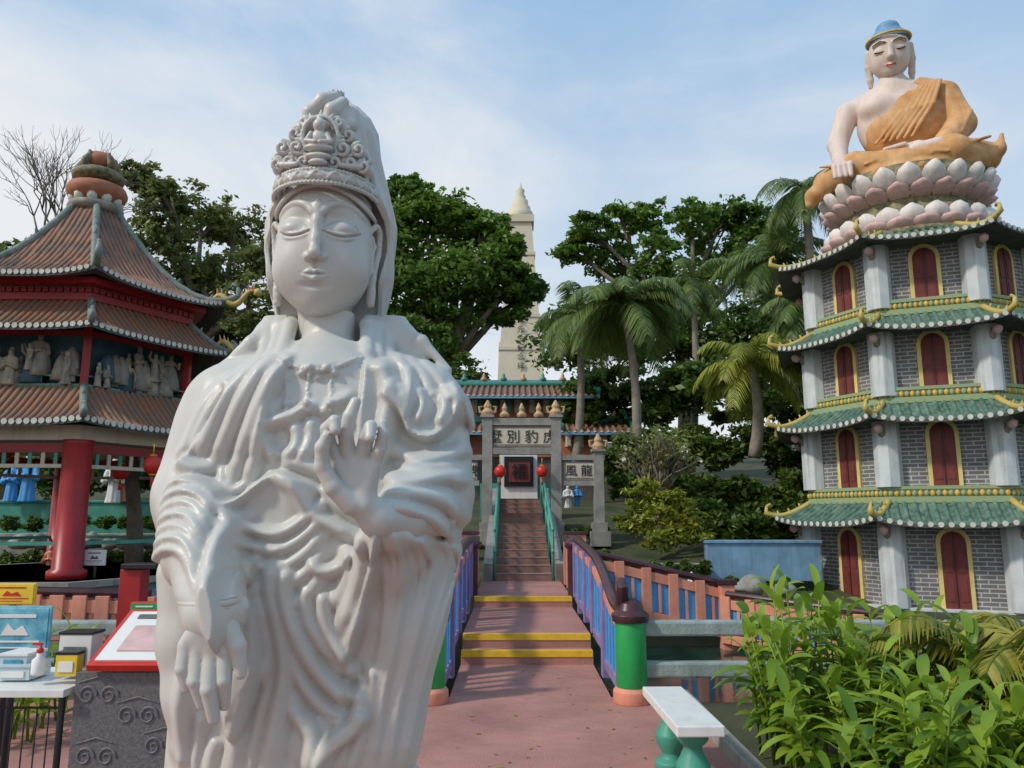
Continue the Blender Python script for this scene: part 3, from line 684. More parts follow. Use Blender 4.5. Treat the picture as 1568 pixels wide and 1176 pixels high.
HB.ell((-.02,-.02,3.42),(.42,.46,.52),.05); HB.ell((-.02,-.13,3.18),(.38,.36,.34),.1); HB.ell((-.02,-.33,2.98),(.17,.13,.12),.08)
HB.chain([(-.02,-.45,3.50),(-.02,-.53,3.26)],[.05,.075],.05)
for s_ in (-1,1):
    HB.ell((-.02+s_*.19,-.34,3.42),(.13,.10,.08),.03); HB.chain([(-.02+s_*.06,-.46,3.56),(-.02+s_*.2,-.44,3.62),(-.02+s_*.34,-.33,3.54)],.022,.03)
    HB.chain([(-.02+s_*.43,.02,3.5),(-.02+s_*.45,.02,3.2),(-.02+s_*.42,-.02,2.9),(-.02+s_*.42,-.03,2.76)],[.06,.07,.07,.05],.03)
HB.chain([(-.14,-.44,3.10),(-.02,-.48,3.08),(.10,-.44,3.10)],[.03,.045,.03],.02)
V,Q=HB.mesh(); hb_=raw_mesh('head',V,Q,M['skin'],parent=bu)
SK.chain([(-.02,-.05,3.1),(-.02,.05,2.4)],[.23,.30],.08)
SK.chain([(-.85,.05,2.25),(0,.05,2.5),(.8,.05,2.3)],[.24,.32,.24],.15)
SK.ell((0,0,1.75),(.80,.50,.85),.15); SK.ell((-.35,-.32,2.05),(.36,.25,.26),.12)
SK.chain([(-.98,.02,2.2),(-1.22,-.1,1.45),(-1.18,-.75,.75)],[.25,.22,.16],.06)
SK.chain([(-1.18,-.75,.75),(-1.15,-1.15,.5)],[.16,.17],.06)
for j in range(4): SK.chain([(-1.28+.1*j,-1.2,.50),(-1.30+.1*j,-1.48,.34),(-1.29+.1*j,-1.53,.08)],[.07,.06,.045],.01)
SK.chain([(-1.0,-1.1,.5),(-.92,-1.35,.38)],[.07,.05],.02)
SK.chain([(.75,-.7,.72),(.3,-1.1,.62),(.0,-1.15,.62)],[.15,.13,.1],.05)
for j in range(4): SK.chain([(.05,-1.0-.09*j,.66),(-.32,-1.0-.09*j,.62)],[.055,.045],.01)
SK.chain([(.65,-1.2,.55),(.2,-1.3,.5)],[.16,.11],.05)
V,Q=SK.mesh(); raw_mesh('body',V,Q,M['skin'],parent=bu)
HR=Vox((-.6,-.6,3.2),(.6,.7,4.3),.02); xx=[HR.ax[0][:,None,None],HR.ax[1][None,:,None],HR.ax[2][None,None,:]]
HR.ell((-.02,.03,3.52),(.46,.48,.47),.03); HR.ell((-.02,.03,3.96),(.24,.24,.16),.06)
HR.F=np.maximum(HR.F,-(xx[2]-3.64-np.clip(-xx[1],-.5,.5)*.22)).astype(np.float32)
V,Q=HR.mesh(); hr_=raw_mesh('hair',V,Q,M['hairb'],parent=bu)
mb=MB(); mb.tube([(-.02+.45*math.cos(t),.01+.47*math.sin(t),3.68+(-math.sin(t))*.10) for t in np.linspace(0,2*math.pi,25)],.030,7,0)
for s_ in(-1,1):
    mb.tube([(-.02+s_*.07,-.455,3.40),(-.02+s_*.2,-.463,3.378),(-.02+s_*.31,-.40,3.40)],.012,6,1); mb.tube([(-.02+s_*.07,-.48,3.57),(-.02+s_*.2,-.463,3.62),(-.02+s_*.34,-.35,3.56)],.011,6,1)
mb.tube([(-.11,-.485,3.09),(-.02,-.52,3.075),(.07,-.485,3.09)],.019,6,2)
fd=mb.obj('painted_face_details',[M['gold'],M['black'],M['bred']],bu)
piv=Vector((-.02,0,3.05)); Rm=Matrix.Rotation(math.radians(19),3,'X')
for o_ in (hb_,hr_,fd): o_.rotation_euler=(math.radians(19),0,0); o_.location=piv-Rm@piv
RB.chain([(.35,.06,2.48),(.86,.05,2.28)],[.30,.28],.1); RB.ell((.12,.02,1.65),(.86,.56,.85),.1)
RB.chain([(1.0,.02,2.2),(1.22,-.1,1.4),(.85,-.65,.85)],[.28,.28,.22],.08)
RB.chain([(.1,.1,2.6),(-.35,-.1,1.6)],[.30,.3],.1)
RB.ell((0,-.35,.42),(1.45,.92,.42),.1)
RB.chain([(-1.45,-.55,.36),(-.9,-1.05,.42),(0,-1.2,.30)],[.32,.32,.26],.08); RB.chain([(1.5,-.50,.40),(.9,-1.05,.42),(0,-1.2,.30)],[.32,.32,.26],.08)
RB.chain([(1.4,-.6,.35),(1.78,-.6,.50),(1.85,-.58,.80)],[.16,.11,.03],.1); RB.chain([(-1.4,-.6,.3),(-1.78,-.6,.12),(-1.85,-.6,-.05)],[.2,.16,.1],.1)
RB.chain([(-1.1,-.95,.18),(-.5,-1.35,.10),(.3,-1.42,.08),(1.2,-.95,.16)],.12,.1)
sl_,XX=RB.reg((-1.3,-1.2,1.2),(.9,1.0,3.2))
cut=(XX[2]-(1.30+ (XX[0]+.9)*.95))
RB.F[sl_]=np.maximum(RB.F[sl_],np.minimum(cut*.7,np.where(XX[1]<.2,1,-1)*1.)).astype(np.float32)
def fl(P,r,k=.04): RB.chain(P,r,k)
for j in range(6):   # robe folds sweeping from the left shoulder to the waist, and down the sleeve
    u=j/5; fl([(.55+.35*u,-.28-.05*u,2.45-.05*u),(.10+.6*u,-.50-.02*u,1.75+.05*u),(-.45+.7*u,-.46-.06*u,1.15)],[.03,.045,.03],.03)
for j in range(3): fl([(1.02+.12*j,-.16,2.2-.1*j),(1.22+.08*j,-.30,1.55),(1.05+.05*j,-.62,1.0)],[.03,.05,.03],.03)
for j in range(5):
    fl([(-1.6+.25*j,-.95-.05*j,.62-.03*j),(-1.0+.3*j,-1.25-.03*j,.42),(-.4+.3*j,-1.40,.30)],[.02,.045,.02],.03); fl([(1.6-.25*j,-.92-.05*j,.66-.03*j),(1.05-.3*j,-1.25-.03*j,.44),(.5-.3*j,-1.40,.32)],[.02,.045,.02],.03)
gx,gy,gz=RB.ax[0][:,None,None],RB.ax[1][None,:,None],RB.ax[2][None,None,:]
RB.F-=(.010*np.abs(np.sin(gx*5.5+gz*4+.25*np.sin(gx*3+gz*2)))).astype(np.float32)
V,Q=RB.mesh(); raw_mesh('robe',V,Q,M['robe'],parent=bu)
# ------------------------------------------------------------ mini figures
def figmesh(name,kind,m):
    G=Vox((-.35,-.3,-.02),(.35,.3,1.12),.018)
    G.chain([(0,0,.02),(0,0,.45),(0,0,.75)],[.17,.12,.12],.04,flat=.8); G.chain([(-.13,0,.74),(.13,0,.74)],.06,.04)
    G.ell((0,-.01,.92),(.072,.078,.09),.01); G.chain([(0,0,.8),(0,0,.88)],.04,.02)
    if kind==0: G.chain([(-.16,0,.72),(-.24,-.06,.55),(-.12,-.16,.55)],[.05,.05,.035],.02); G.chain([(.16,0,.72),(.24,-.08,.6),(.2,-.18,.75)],[.05,.05,.035],.02)
    if kind==1: G.chain([(-.16,0,.72),(-.2,-.05,.5),(-.02,-.16,.55)],[.06,.07,.04],.02); G.chain([(.16,0,.72),(.2,-.05,.5),(.02,-.16,.55)],[.06,.07,.04],.02); G.ell((0,.02,1.02),(.06,.06,.06),.02)
    if kind==2: G.chain([(-.16,0,.72),(-.27,-.02,.85),(-.28,-.1,1.0)],[.05,.04,.03],.02); G.chain([(.16,0,.72),(.26,-.05,.5),(.25,-.1,.35)],[.05,.05,.04],.02); G.chain([(.25,-.12,.0),(.25,-.12,.9)],.015,.005)
    G.F-=(.008*np.sin(G.ax[0]*60)[:,None,None]*(G.ax[2]<.6)[None,None,:]).astype(np.float32)
    V,Q=G.mesh(); o=raw_mesh(name,V,Q,m); me=o.data; bpy.data.objects.remove(o); return me
FM=[figmesh('figure_mesh',k,M[c]) for k,c in ((0,'relief'),(1,'relief'),(2,'relief'),(1,'stone'),(0,'bluewall'))]
FC={c:figmesh('figure_'+c,1,M[c]) for c in ('blue','white','salmon')}
def put(me,name,loc,s_,rz=0,parent=None):
    o=bpy.data.objects.new(name,me); S.collection.objects.link(o); o.location=loc; o.scale=(s_,s_,s_); o.rotation_euler=(0,0,rz)
    if parent: o.parent=parent
    return o
# ------------------------------------------------------------ hexagonal pavilion
pv=empty('chinese_pavilion'); VC=(-6.79,11.96); vrot=math.radians(-58.5)
r1=MB();r2=MB();st=MB();pan=MB()
ngon_roof(r1,VC,6,vrot,2.45,1.78,2.80,3.34,26,1.2,.06,.036,.05,.12)
ngon_roof(r1,VC,6,vrot,2.28,1.62,4.10,4.62,24,1.2,.05,.034,.05,.12)
ngon_roof(r2,VC,6,vrot,2.20,.32,4.86,6.50,26,1.75,.12,.032,.055,.20)
r1.obj('lower_roofs',[M['orange_tile'],M['ridge'],M['tileend'],M['under']],pv); r2.obj('upper_roof',[M['upper_tile'],M['ridge'],M['tileend'],M['under']],pv)
ngon_prism(st,VC,6,vrot,2.0,2.60,2.80,3); ngon_prism(st,VC,6,vrot,1.45,3.2,4.4,1)
ngon_prism(st,VC,6,vrot,1.72,3.30,3.40,5); ngon_prism(st,VC,6,vrot,1.70,4.60,4.70,0);ngon_prism(st,VC,6,vrot,1.66,4.70,4.80,5);ngon_prism(st,VC,6,vrot,1.9,4.80,4.88,0)
ngon_prism(st,VC,6,vrot,2.5,.10,.80,5); ngon_prism(st,VC,6,vrot,2.62,.72,.80,2); ngon_prism(st,VC,6,vrot,2.62,-.2,.14,2)
for k in range(6):
    a_=vrot+2*math.pi*k/6; c=(VC[0]+1.92*math.cos(a_),VC[1]+1.92*math.sin(a_))
    st.lathe([(.24,.8),(.24,.9),(.185,.93),(.18,2.55),(.2,2.6)],(c[0],c[1],0),18,0)
    c2=(VC[0]+1.66*math.cos(a_),VC[1]+1.66*math.sin(a_)); st.box((c2[0],c2[1],3.8),(.10,.10,.85),a_,0)
    st.lathe([(.02,2.38),(.16,2.46),(.17,2.58)],(c[0]*.985+VC[0]*.015,c[1]*.985+VC[1]*.015,0),8,1)
    a2=vrot+2*math.pi*(k+1)/6; d=(VC[0]+1.92*math.cos(a2),VC[1]+1.92*math.sin(a2))
    st.beam((*c,2.26),(*d,2.26),.05,.05,3); st.beam((*c,2.50),(*d,2.50),.06,.12,0); st.beam((*c,1.25),(*d,1.25),.05,.05,5)
    am=(a_+a2)/2; nv=Vector((math.cos(am),math.sin(am),0)); tv=Vector((-nv.y,nv.x,0)); o=Vector((VC[0],VC[1],0))
    for j in range(-3,4): pan.plate(arch(.26,.44),o+nv*(2.5*math.cos(math.pi/6))+tv*(j*.35)+Vector((0,0,.2)),tv,nv,.02,0 if j%2 else 1)
    for j in range(-8,9): st.box(o+nv*(1.66*math.cos(math.pi/6)+.02)+tv*(j*.1)+Vector((0,0,4.745)),(.05,.07,.07),am,0)
    for j in range(11):
        q=o+nv*(1.92*math.cos(math.pi/6))+tv*((j-5)*.17); st.box((q.x,q.y,2.36),(.02,.05,.16),am,5 if j%2 else 3)
    for j in range(17):
        s_=random.uniform(-.72,.72); me=random.choice(FM); q=o+nv*(1.42+random.uniform(-.06,.10))+tv*s_
        put(me,'relief_figure',(q.x,q.y,3.38+random.choice((0,0,.05,.2))),random.uniform(.30,.54),am+math.pi/2+random.uniform(-.8,.8),pv)
    for j in range(9):
        q=o+nv*1.40+tv*random.uniform(-.7,.7); st.lathe([(.16,0),(.14,.15),(.10,.3),(.03,.42)],(q.x,q.y,3.36+random.uniform(0,.2)),7,random.choice((4,1,2)),random.random())
    e0=o+Vector((1.68*math.cos(a_),1.68*math.sin(a_),0)); e1=o+Vector((1.68*math.cos(a2),1.68*math.sin(a2),0))
    st.beam(e0+Vector((0,0,3.52)),e1+Vector((0,0,3.52)),.02,.02,5); st.beam(e0+Vector((0,0,4.12)),e1+Vector((0,0,4.12)),.05,.06,0)
st.obj('structure',[M['red'],M['niche'],M['stone'],M['cream'],M['relief'],M['teal']],pv); pan.obj('base_arch_panels',[M['gold'],M['bluewall']],pv)
fi=MB()
fi.lathe([(.36,6.44),(.42,6.5),(.40,6.58),(.30,6.62)],(*VC,0),18,1)
for k in range(10):
    a_=2*math.pi*k/10; fi.lathe([(.02,6.56),(.08,6.62),(.08,6.70),(.02,6.78)],(VC[0]+.33*math.cos(a_),VC[1]+.33*math.sin(a_),0),8,3)
fi.lathe([(.28,6.60),(.42,6.70),(.46,6.80),(.42,6.90),(.26,6.96)],(*VC,0),18,0)
fi.lathe([(.26,6.96),(.38,7.02),(.40,7.10),(.34,7.16),(.2,7.2)],(*VC,0),18,2)
fi.lathe([(.16,7.18),(.26,7.26),(.27,7.36),(.20,7.46),(.06,7.50)],(*VC,0),14,0)
for k in range(5):
    a_=vrot+math.pi*k/2.5+.5; c=Vector((VC[0]+.27*math.cos(a_),VC[1]+.27*math.sin(a_),7.16)); o=Vector((math.cos(a_),math.sin(a_),0))
    fi.tube([c,c+o*.05+Vector((0,0,.08)),c-o*.04+Vector((0,0,.22)),c-o*.03+Vector((0,0,.30))],[.045,.06,.05,.02],7,2)
fi.obj('gourd_finial',[M['terracotta'],M['relief'],M['dkgreen'],M['tileend']],pv)
dr=MB()
for (Ro_,zz) in ((2.3,4.98),(2.4,4.22)):
    a_=vrot+2*math.pi/6; o=Vector((math.cos(a_),math.sin(a_),0)); b_=Vector((VC[0],VC[1],zz))+o*(Ro_-.35)
    P=[b_+o*(t*.75)+Vector((0,0,.10*math.sin(t*9)+.12*t)) for t in np.linspace(0,1,14)]
    dr.tube(P,[.02+.035*math.sin(math.pi*min(1,t*1.1)) for t in np.linspace(0,1,14)],7,0)
    h_=P[-1]; dr.lathe([(.02,-.06),(.07,-.02),(.06,.05),(.01,.08)],(h_.x,h_.y,h_.z),8,0)
    for q in P[2:-1]: dr.tube([q,q+Vector((random.uniform(-.04,.04),0,.12))],[.025,.004],5,1)
dr.obj('ridge_dragons',[M['yellowridge'],M['salmon']],pv)
def lantern(name,loc,r_):
    e=empty(name,loc); m_=MB(); m_.lathe([(r_*.35,-r_*.95),(r_*.8,-r_*.6),(r_,0),(r_*.8,r_*.6),(r_*.35,r_*.95)],(0,0,0),16,0)
    m_.lathe([(r_*.36,-r_*1.08),(r_*.36,-r_*.93)],(0,0,0),12,1); m_.lathe([(r_*.36,r_*.93),(r_*.36,r_*1.08)],(0,0,0),12,1)
    m_.tube([(0,0,-r_*1.05),(0,0,-r_*2.2)],[r_*.12,r_*.2],6,0); m_.tube([(0,0,r_*1.05),(0,0,r_*2.2)],.008,5,1)
    m_.obj('shade',[M['bred'],M['gold']],e); return e
lantern('red_lantern',W(234,712,10.6),.13)
for px,py in ((10,690),(185,722)): lantern('red_lantern',W(px,py,11.2),.12)
# ------------------------------------------------------------ terrain
def gh(x,y):
    z=np.interp(y,[-500,14.5,18,24,35,60,110,500],[0,0,.95,1.9,3.2,7,12,14])
    def box(x0,x1,y0,y1,f=.35):
        return np.clip((x-x0)/f,0,1)*np.clip((x1-x)/f,0,1)*np.clip((y-y0)/f,0,1)*np.clip((y1-y)/f,0,1)
    pond=np.maximum(box(.95,30,7.25,12.9),box(-16,-.72,7.4,9.2))
    pond=np.maximum(pond,box(-.8,1.0,7.45,14.0)*1.0)
    return z*(1-pond)-.9*pond
xs=np.unique(np.concatenate([np.arange(-20,24,.25),np.arange(-80,80,4.),np.linspace(-700,700,29)])); ys=np.unique(np.concatenate([np.arange(-2,30,.25),np.arange(-40,120,4.),np.linspace(-700,900,33)]))
gX,gY=np.meshgrid(xs,ys,indexing='ij'); gZ=gh(gX,gY)-.03
V=np.stack([gX,gY,gZ],-1).reshape(-1,3); nx,ny=len(xs),len(ys); ii=(np.arange(nx-1)[:,None]*ny+np.arange(ny-1)[None,:]).ravel()
raw_mesh('ground',V,np.stack([ii,ii+ny,ii+ny+1,ii+1],1),M['grassy'])
mb=MB(); mb.add([(-16,7.3,-.42),(30,7.3,-.42),(30,13.4,-.42),(-16,13.4,-.42)],[(0,1,2,3)]); mb.obj('pond_water',M['water'])
mb=MB(); mb.add([(-9,-6,.0),(1.45,-6,.0),(1.45,7.2,.0),(-9,7.2,.0)],[(0,1,2,3)]); mb.box((-3.8,7.26,-.45),(10.4,.12,.9)); mb.obj('pink_pavement',M['pink'])
mb=MB(); mb.box((1.50,1.0,.03),(.10,12.4,.13)); mb.obj('planting_bed_kerb',M['stone'],None,.01)
# ------------------------------------------------------------ footbridge
fb=empty('footbridge'); dk=MB(); x0,x1=-.56,.89; xc=(x0+x1)/2; wd=x1-x0
dk.box((xc,8.0,-.058),(wd,1.74,.12),mi=0); dk.box((xc,8.98,.05),(wd,.26,.18),mi=0)
dk.box((xc,10.45,.13),(wd,2.7,.30),mi=0); dk.box((xc,13.25,.20),(wd,2.92,.44),mi=0)
for yy,zz in ((8.86,.142),(9.11,.282),(11.80,.422)): dk.box((xc,yy+.028,zz+.002),(wd-.01,.075,.012),mi=1); dk.box((xc,yy-.008,zz-.032),(wd-.01,.02,.055),mi=1)
dk.obj('deck',[M['pink'],M['yellow']],fb)
rl=MB()
for sx_,X_ in ((-1,x0-.09),(1,x1+.09)):
    path=[(X_,7.30,.78),(X_,7.7,.80),(X_,8.4,.98),(X_,9.2,1.12),(X_,10.6,1.20),(X_,12.0,1.25)]
    C=cat(path,5); rl.tube([tuple(c) for c in C],.055,9,0)
    rl.tube([(X_,7.30,.78),(X_,7.12,.86),(X_,7.05,.98),(X_,7.14,1.02),(X_,7.2,.95)],[.055,.06,.055,.045,.03],8,0)
    for yy,zb in ((8.3,0),(9.4,.28),(10.3,.28),(11.2,.28),(12.0,.42)):
        zt=float(np.interp(yy,[c[1] for c in C],[c[2] for c in C])); rl.box((X_,yy,(zb+zt)/2-.03),(.12,.14,zt-zb-.02),0,1)
    for ya,yb,zb in ((7.4,8.3,0),(8.3,9.4,.15),(9.4,10.3,.28),(10.3,11.2,.28),(11.2,12.0,.28)):
        za=float(np.interp(ya,[c[1] for c in C],[c[2] for c in C])); zc=float(np.interp(yb,[c[1] for c in C],[c[2] for c in C]))
        rl.beam((X_,ya,zb+.12),(X_,yb,zb+.12),.08,.1,1); rl.beam((X_,ya,za-.14),(X_,yb,zc-.14),.08,.08,3)
        for t in np.linspace(.12,.88,4):
            y_=ya+(yb-ya)*t; z_=za+(zc-za)*t; rl.box((X_,y_,(zb+.15+z_-.15)/2),(.05,.07,z_-zb-.28),0,2)
    rl.lathe([(.165,0),(.165,.10),(.14,.13)],(X_+sx_*.07,7.13,0),20,4); rl.lathe([(.135,.13),(.135,.68)],(X_+sx_*.07,7.13,0),20,5); rl.lathe([(.16,.68),(.17,.74),(.12,.78),(.10,.84),(.05,.88)],(X_+sx_*.07,7.13,0),20,0)
    rl.lathe([(.13,.42),(.13,1.1),(.17,1.14),(.17,1.2),(.06,1.3)],(X_,12.15,0),12,0)
    o=X_+sx_*.02
    rl.box((o+sx_*.16,14.5,.85),(.40,.12,.86),0,4); rl.box((o+sx_*.16,14.43,.85),(.16,.05,.6),0,2); rl.box((o+sx_*.16,14.5,1.30),(.46,.2,.06),0,0)
    for yy in (12.6,13.4,14.1): rl.box((X_,yy,.78),(.12,.14,.75),0,4)
    rl.beam((X_,12.2,1.16),(X_,14.5,1.20),.12,.08,0); rl.beam((X_,12.2,.75),(X_,14.4,.75),.03,.5,2)
rl.obj('railings',[M['maroon'],M['purple'],M['blue'],M['salmon'],M['salmon'],M['green']],fb,.006)
def fence(name,A,Bp,h,np_):
    e=empty(name); m_=MB(); A=Vector(A);Bp=Vector(Bp); d=Bp-A
    m_.tube([A+Vector((0,0,.02)),Bp+Vector((0,0,.02))],.055,8,0)
    dn=Vector((0,0,-1))
    m_.beam(A+dn*.13,Bp+dn*.13,.10,.14,1); m_.beam(A+dn*(h-.07),Bp+dn*(h-.07),.12,.14,1)
    m_.beam(A+dn*(h*.5),Bp+dn*(h*.5),.03,h-.3,2)
    for i in range(np_+1):
        p=A+d*(i/np_); m_.box((p.x,p.y,p.z-h/2),(.15,.15,h-.02),math.atan2(d.y,d.x),1)
        if i<np_: q=A+d*((i+.5)/np_); m_.box((q.x,q.y,q.z-h/2),(.05,.075,h-.3),math.atan2(d.y,d.x),1)
    m_.obj('rails_and_panels',[M['maroon'],M['salmon'],M['blue']],e,.005)
fence('pond_fence',W(905,848,12.3),W(1110,897,12.6),.80,5)
fence('pond_fence',W(1112,912,12.4),W(1460,958,10.6),.72,8)
fence('pond_fence',W(1460,958,10.6),W(1640,975,9.8),.72,4)
p=W(1112,905,12.5); mb=MB(); mb.box((p[0],p[1],p[2]-.4),(.22,.22,1.0),0,0); mb.box((p[0],p[1],p[2]+.14),(.28,.28,.08),0,1); mb.obj('fence_gate_post',[M['salmon'],M['maroon']],None,.01)
def rails(name,xa,xb,yy):
    e=empty(name); m_=MB(); n_=int(abs(xb-xa)/1.35)+1
    for zz in (.62,.27): m_.box(((xa+xb)/2,yy,zz),(abs(xb-xa),.13,.13),0,0)
    for i in range(1,n_+1):
        x_=xa+(xb-xa)*i/n_; m_.box((x_,yy+.02,.32),(.16,.165,.78),0,0)
    m_.obj('concrete_rails',M['concrete'],e,.02)
rails('concrete_rail_fence',1.15,8.5,7.16); rails('concrete_rail_fence',-.85,-8,7.16)
# ------------------------------------------------------------ stairs, gate, temple
stn=empty('garden_staircase'); m_=MB(); sc=.22
for i in range(13):
    y_=14.72+i*.46; z_=.42+.125*(i+1); m_.box((sc,y_+1.2,z_-.4),(1.05,2.4,.8),0,0); m_.box((sc,y_+.015,z_+.003),(1.04,.05,.012),0,2)
for s_ in (-1,1):
    for i in range(0,13,3):
        y_=14.72+i*.46; z_=.42+.125*(i+1); m_.tube([(sc+s_*.54,y_,z_-.2),(sc+s_*.54,y_,z_+.85)],.03,8,1)
    for dz in (.85,.45): m_.tube([(sc+s_*.54,14.6,.5+dz),(sc+s_*.54,20.3,2.05+dz)],.03,8,1)
    m_.beam((sc+s_*.66,14.6,.50),(sc+s_*.66,20.6,2.08),.16,.5,2)
m_.obj('steps_and_handrails',[M['brownstep'],M['teal'],M['stone']],stn)
gt=empty('stone_memorial_gate'); m_=MB(); GY=18.0; gz=1.0
cxs=[W(678,760,GY)[0],W(746,760,GY)[0],W(852,760,GY)[0],W(917,760,GY)[0]]
zt_in=W(0,640,GY)[2]; zt_out=W(0,692,GY)[2]
for i,x_ in enumerate(cxs):
    zt=(zt_in if i in(1,2) else zt_out)
    m_.box((x_,GY,gz+(zt-gz)/2),(.23,.23,zt-gz),0,0); m_.box((x_,GY,gz+.1),(.46,.5,.34),0,0); m_.box((x_,GY,gz+.36),(.34,.38,.2),0,0)
    m_.box((x_,GY,zt+.03),(.32,.32,.06),0,0); m_.lathe([(.13,0),(.15,.08),(.08,.16),(.10,.22),(.02,.36)],(x_,GY,zt+.06),10,3)
    for s_ in (-1,1): m_.tube([(x_+s_*.05,GY,zt+.1),(x_+s_*.18,GY,zt+.14),(x_+s_*.20,GY,zt+.26),(x_+s_*.12,GY,zt+.27)],[.04,.035,.03,.015],6,3)
def bm(pa,pb,y0,y1,dp=.16,mi=0,dy=0):
    a=W(pa,y0,GY);b=W(pb,y1,GY); m_.box(((a[0]+b[0])/2,GY+dy,(a[2]+b[2])/2),(b[0]-a[0],dp,a[2]-b[2]),0,mi)
bm(738,860,641,652,.20); bm(750,848,686,696,.2); bm(753,847,653,684,.10); bm(757,843,656.5,681,.12,2)
for k in range(3):
    x_=cxs[1]+(cxs[2]-cxs[1])*(k+1)/4; m_.lathe([(.10,0),(.12,.06),(.05,.14),(.07,.2),(.01,.34)],(x_,GY,zt_in+.02),10,3)
for pa,pb in ((858,926),(672,740)):
    bm(pa,pb,697,705,.18); bm(pa+4,pb-6,736,744,.16); bm(pa+5,pb-9,707,735,.10); bm(pa+8,pb-12,710,732,.12,2)
m_.obj('posts_and_beams',[M['stone'],M['salmon'],M['cream'],M['finial']],gt,.01)
def text(body,size,loc,parent,m__,ext=.01,rot=(math.pi/2,0,0)):
    cu=bpy.data.curves.new('lettering','FONT'); cu.body=body; cu.size=size; cu.extrude=ext; cu.align_x='CENTER'; cu.align_y='CENTER'
    o=bpy.data.objects.new('lettering',cu); S.collection.objects.link(o); o.location=loc; o.rotation_euler=rot; cu.materials.append(m__)
    if parent: o.parent=parent
    return o
p=W(800,669,GY); text('墅 別 豹 虎',.33,(p[0],GY-.068,p[2]-.02),gt,M['black'],.006)
p=W(886,722,GY); text('風 龍',.28,(p[0],GY-.068,p[2]),gt,M['black'],.006)
p=W(713,722,GY); text('雲 虎',.28,(p[0],GY-.068,p[2]),gt,M['black'],.006)
lantern('red_lantern',W(766,722,17.8),.14); lantern('red_lantern',W(830,722,17.8),.14)
tm=empty('temple_hall'); m_=MB()
def wbox(pa,pb,y0,y1,Y_,dp,mi):
    a=W(pa,y0,Y_);b=W(pb,y1,Y_); m_.box(((a[0]+b[0])/2,Y_+dp/2,(a[2]+b[2])/2),(b[0]-a[0],dp,a[2]-b[2]),0,mi)
wbox(690,925,663,700,26,3.,1); wbox(690,960,690,800,26.1,3.,6); wbox(700,905,607,650,26.6,2.,1)
wbox(765,823,692,768,21.5,.3,0); wbox(772,817,699,745,21.42,.1,2); wbox(779,812,708,738,21.36,.1,3); wbox(742,846,770,800,21.6,.4,4); wbox(735,765,740,805,21.8,.3,4);wbox(825,850,740,805,21.8,.3,4)
for q in range(700,905,22): wbox(q,q+9,612,632,26.5,.2,5); wbox(q+10,q+17,612,632,26.5,.2,4)
for q in range(866,955,18): wbox(q,q+10,666,684,25.9,.2,0); wbox(q+2,q+8,669,682,25.8,.2,5)
m_.obj('walls',[M['white'],M['terracotta'],M['black'],M['dkred'],M['teal'],M['cream'],M['under']],tm)
p=W(795,723,21.3); text('福',.45,(p[0],21.33,p[2]),tm,M['black'],.01)
def straight_roof(mb,xa,xb,ya,yb,ze,zr,rr=.06,step=.2):
    ym=(ya+yb)/2; n_=int((xb-xa)/step)
    for (yo,yi) in ((ya,ym),(yb,ym)):
        vs=[(xa,yo,ze),(xb,yo,ze),(xb,yi,zr),(xa,yi,zr)]; mb.add(vs,[(0,1,2,3)],0); mb.add([(a,b,c-.08) for a,b,c in vs],[(0,1,2,3)],3)
        for i in range(n_+1):
            x_=xa+(xb-xa)*i/n_
            mb.tube([(x_,yo,ze+.02),(x_,yi,zr+.02)],rr,6,0); mb.lathe([(rr,-.02),(rr,.02)],(x_,yo-(.02 if yo<yi else -.02),ze),6,2)
    mb.tube([(xa-.2,ym,zr+.25),(xa,ym,zr+.08)]+[(xb,ym,zr+.08),(xb+.2,ym,zr+.25)],.12,8,1)
    mb.box(((xa+xb)/2,ym,zr+.08),(xb-xa,.12,.30),0,4); mb.box(((xa+xb)/2,ya-.02,ze-.05),(xb-xa+.1,.06,.10),0,4)
    for xq in (xa,xb): mb.tube([(xq,ya-.15,ze+.22),(xq,ya,ze+.08),(xq,ym,zr+.12)],.08,7,1)
    for k_ in range(7):
        xq=xa+(xb-xa)*(k_+.5)/7; mb.lathe([(.10,0),(.13,.08),(.05,.16),(.06,.2),(.01,.30)],(xq,ym,zr+.2),8,5 if k_%2 else 1)
rf=MB()
a=W(690,607,25.6);b=W(915,607,25.6); straight_roof(rf,a[0],b[0],25.4,29,a[2],W(0,592,27.2)[2])
a=W(860,662,25);b=W(972,662,25); straight_roof(rf,a[0],b[0],24.8,27.5,a[2],W(0,648,26.1)[2])
a=W(640,662,25);b=W(745,662,25); straight_roof(rf,a[0],b[0],24.8,27.5,a[2],W(0,648,26.1)[2])
rf.obj('tiled_roofs',[M['orange_tile'],M['teal'],M['tileend'],M['under'],M['bluewall'],M['finial']],tm)
tw_=empty('memorial_tower'); m_=MB(); TY=80; tx=W(797,450,TY)[0]
def zpx(py): return W(0,py,TY)[2]
m_.box((tx,TY,(zpx(345)+2)/2),(6.6,6.6,zpx(345)-2),0,0,taper=.36)
m_.box((tx,TY,zpx(345)+.3),(2.9,2.9,.8),0,0); m_.lathe([(1.35,zpx(340)),(1.35,zpx(326)),(1.1,zpx(325)),(1.1,zpx(318)),(.85,zpx(316)),(.85,zpx(308)),(.55,zpx(306)),(.62,zpx(302)),(.4,zpx(297)),(.5,zpx(292)),(.2,zpx(288)),(.05,zpx(280))],(tx,TY,0),12,0)
for k_ in (-1,1): m_.box((tx+k_*2.1,TY,11),(.9,6.9,17),0,0,taper=.4)
for py in (395,440,490,540): m_.box((tx,TY,zpx(py)),((6.6*(1-.64*(zpx(py)-2)/(zpx(345)-2)))+.25,)*2+(.35,),0,0)
m_.obj('tapered_shaft',[M['towerw']],tw_)
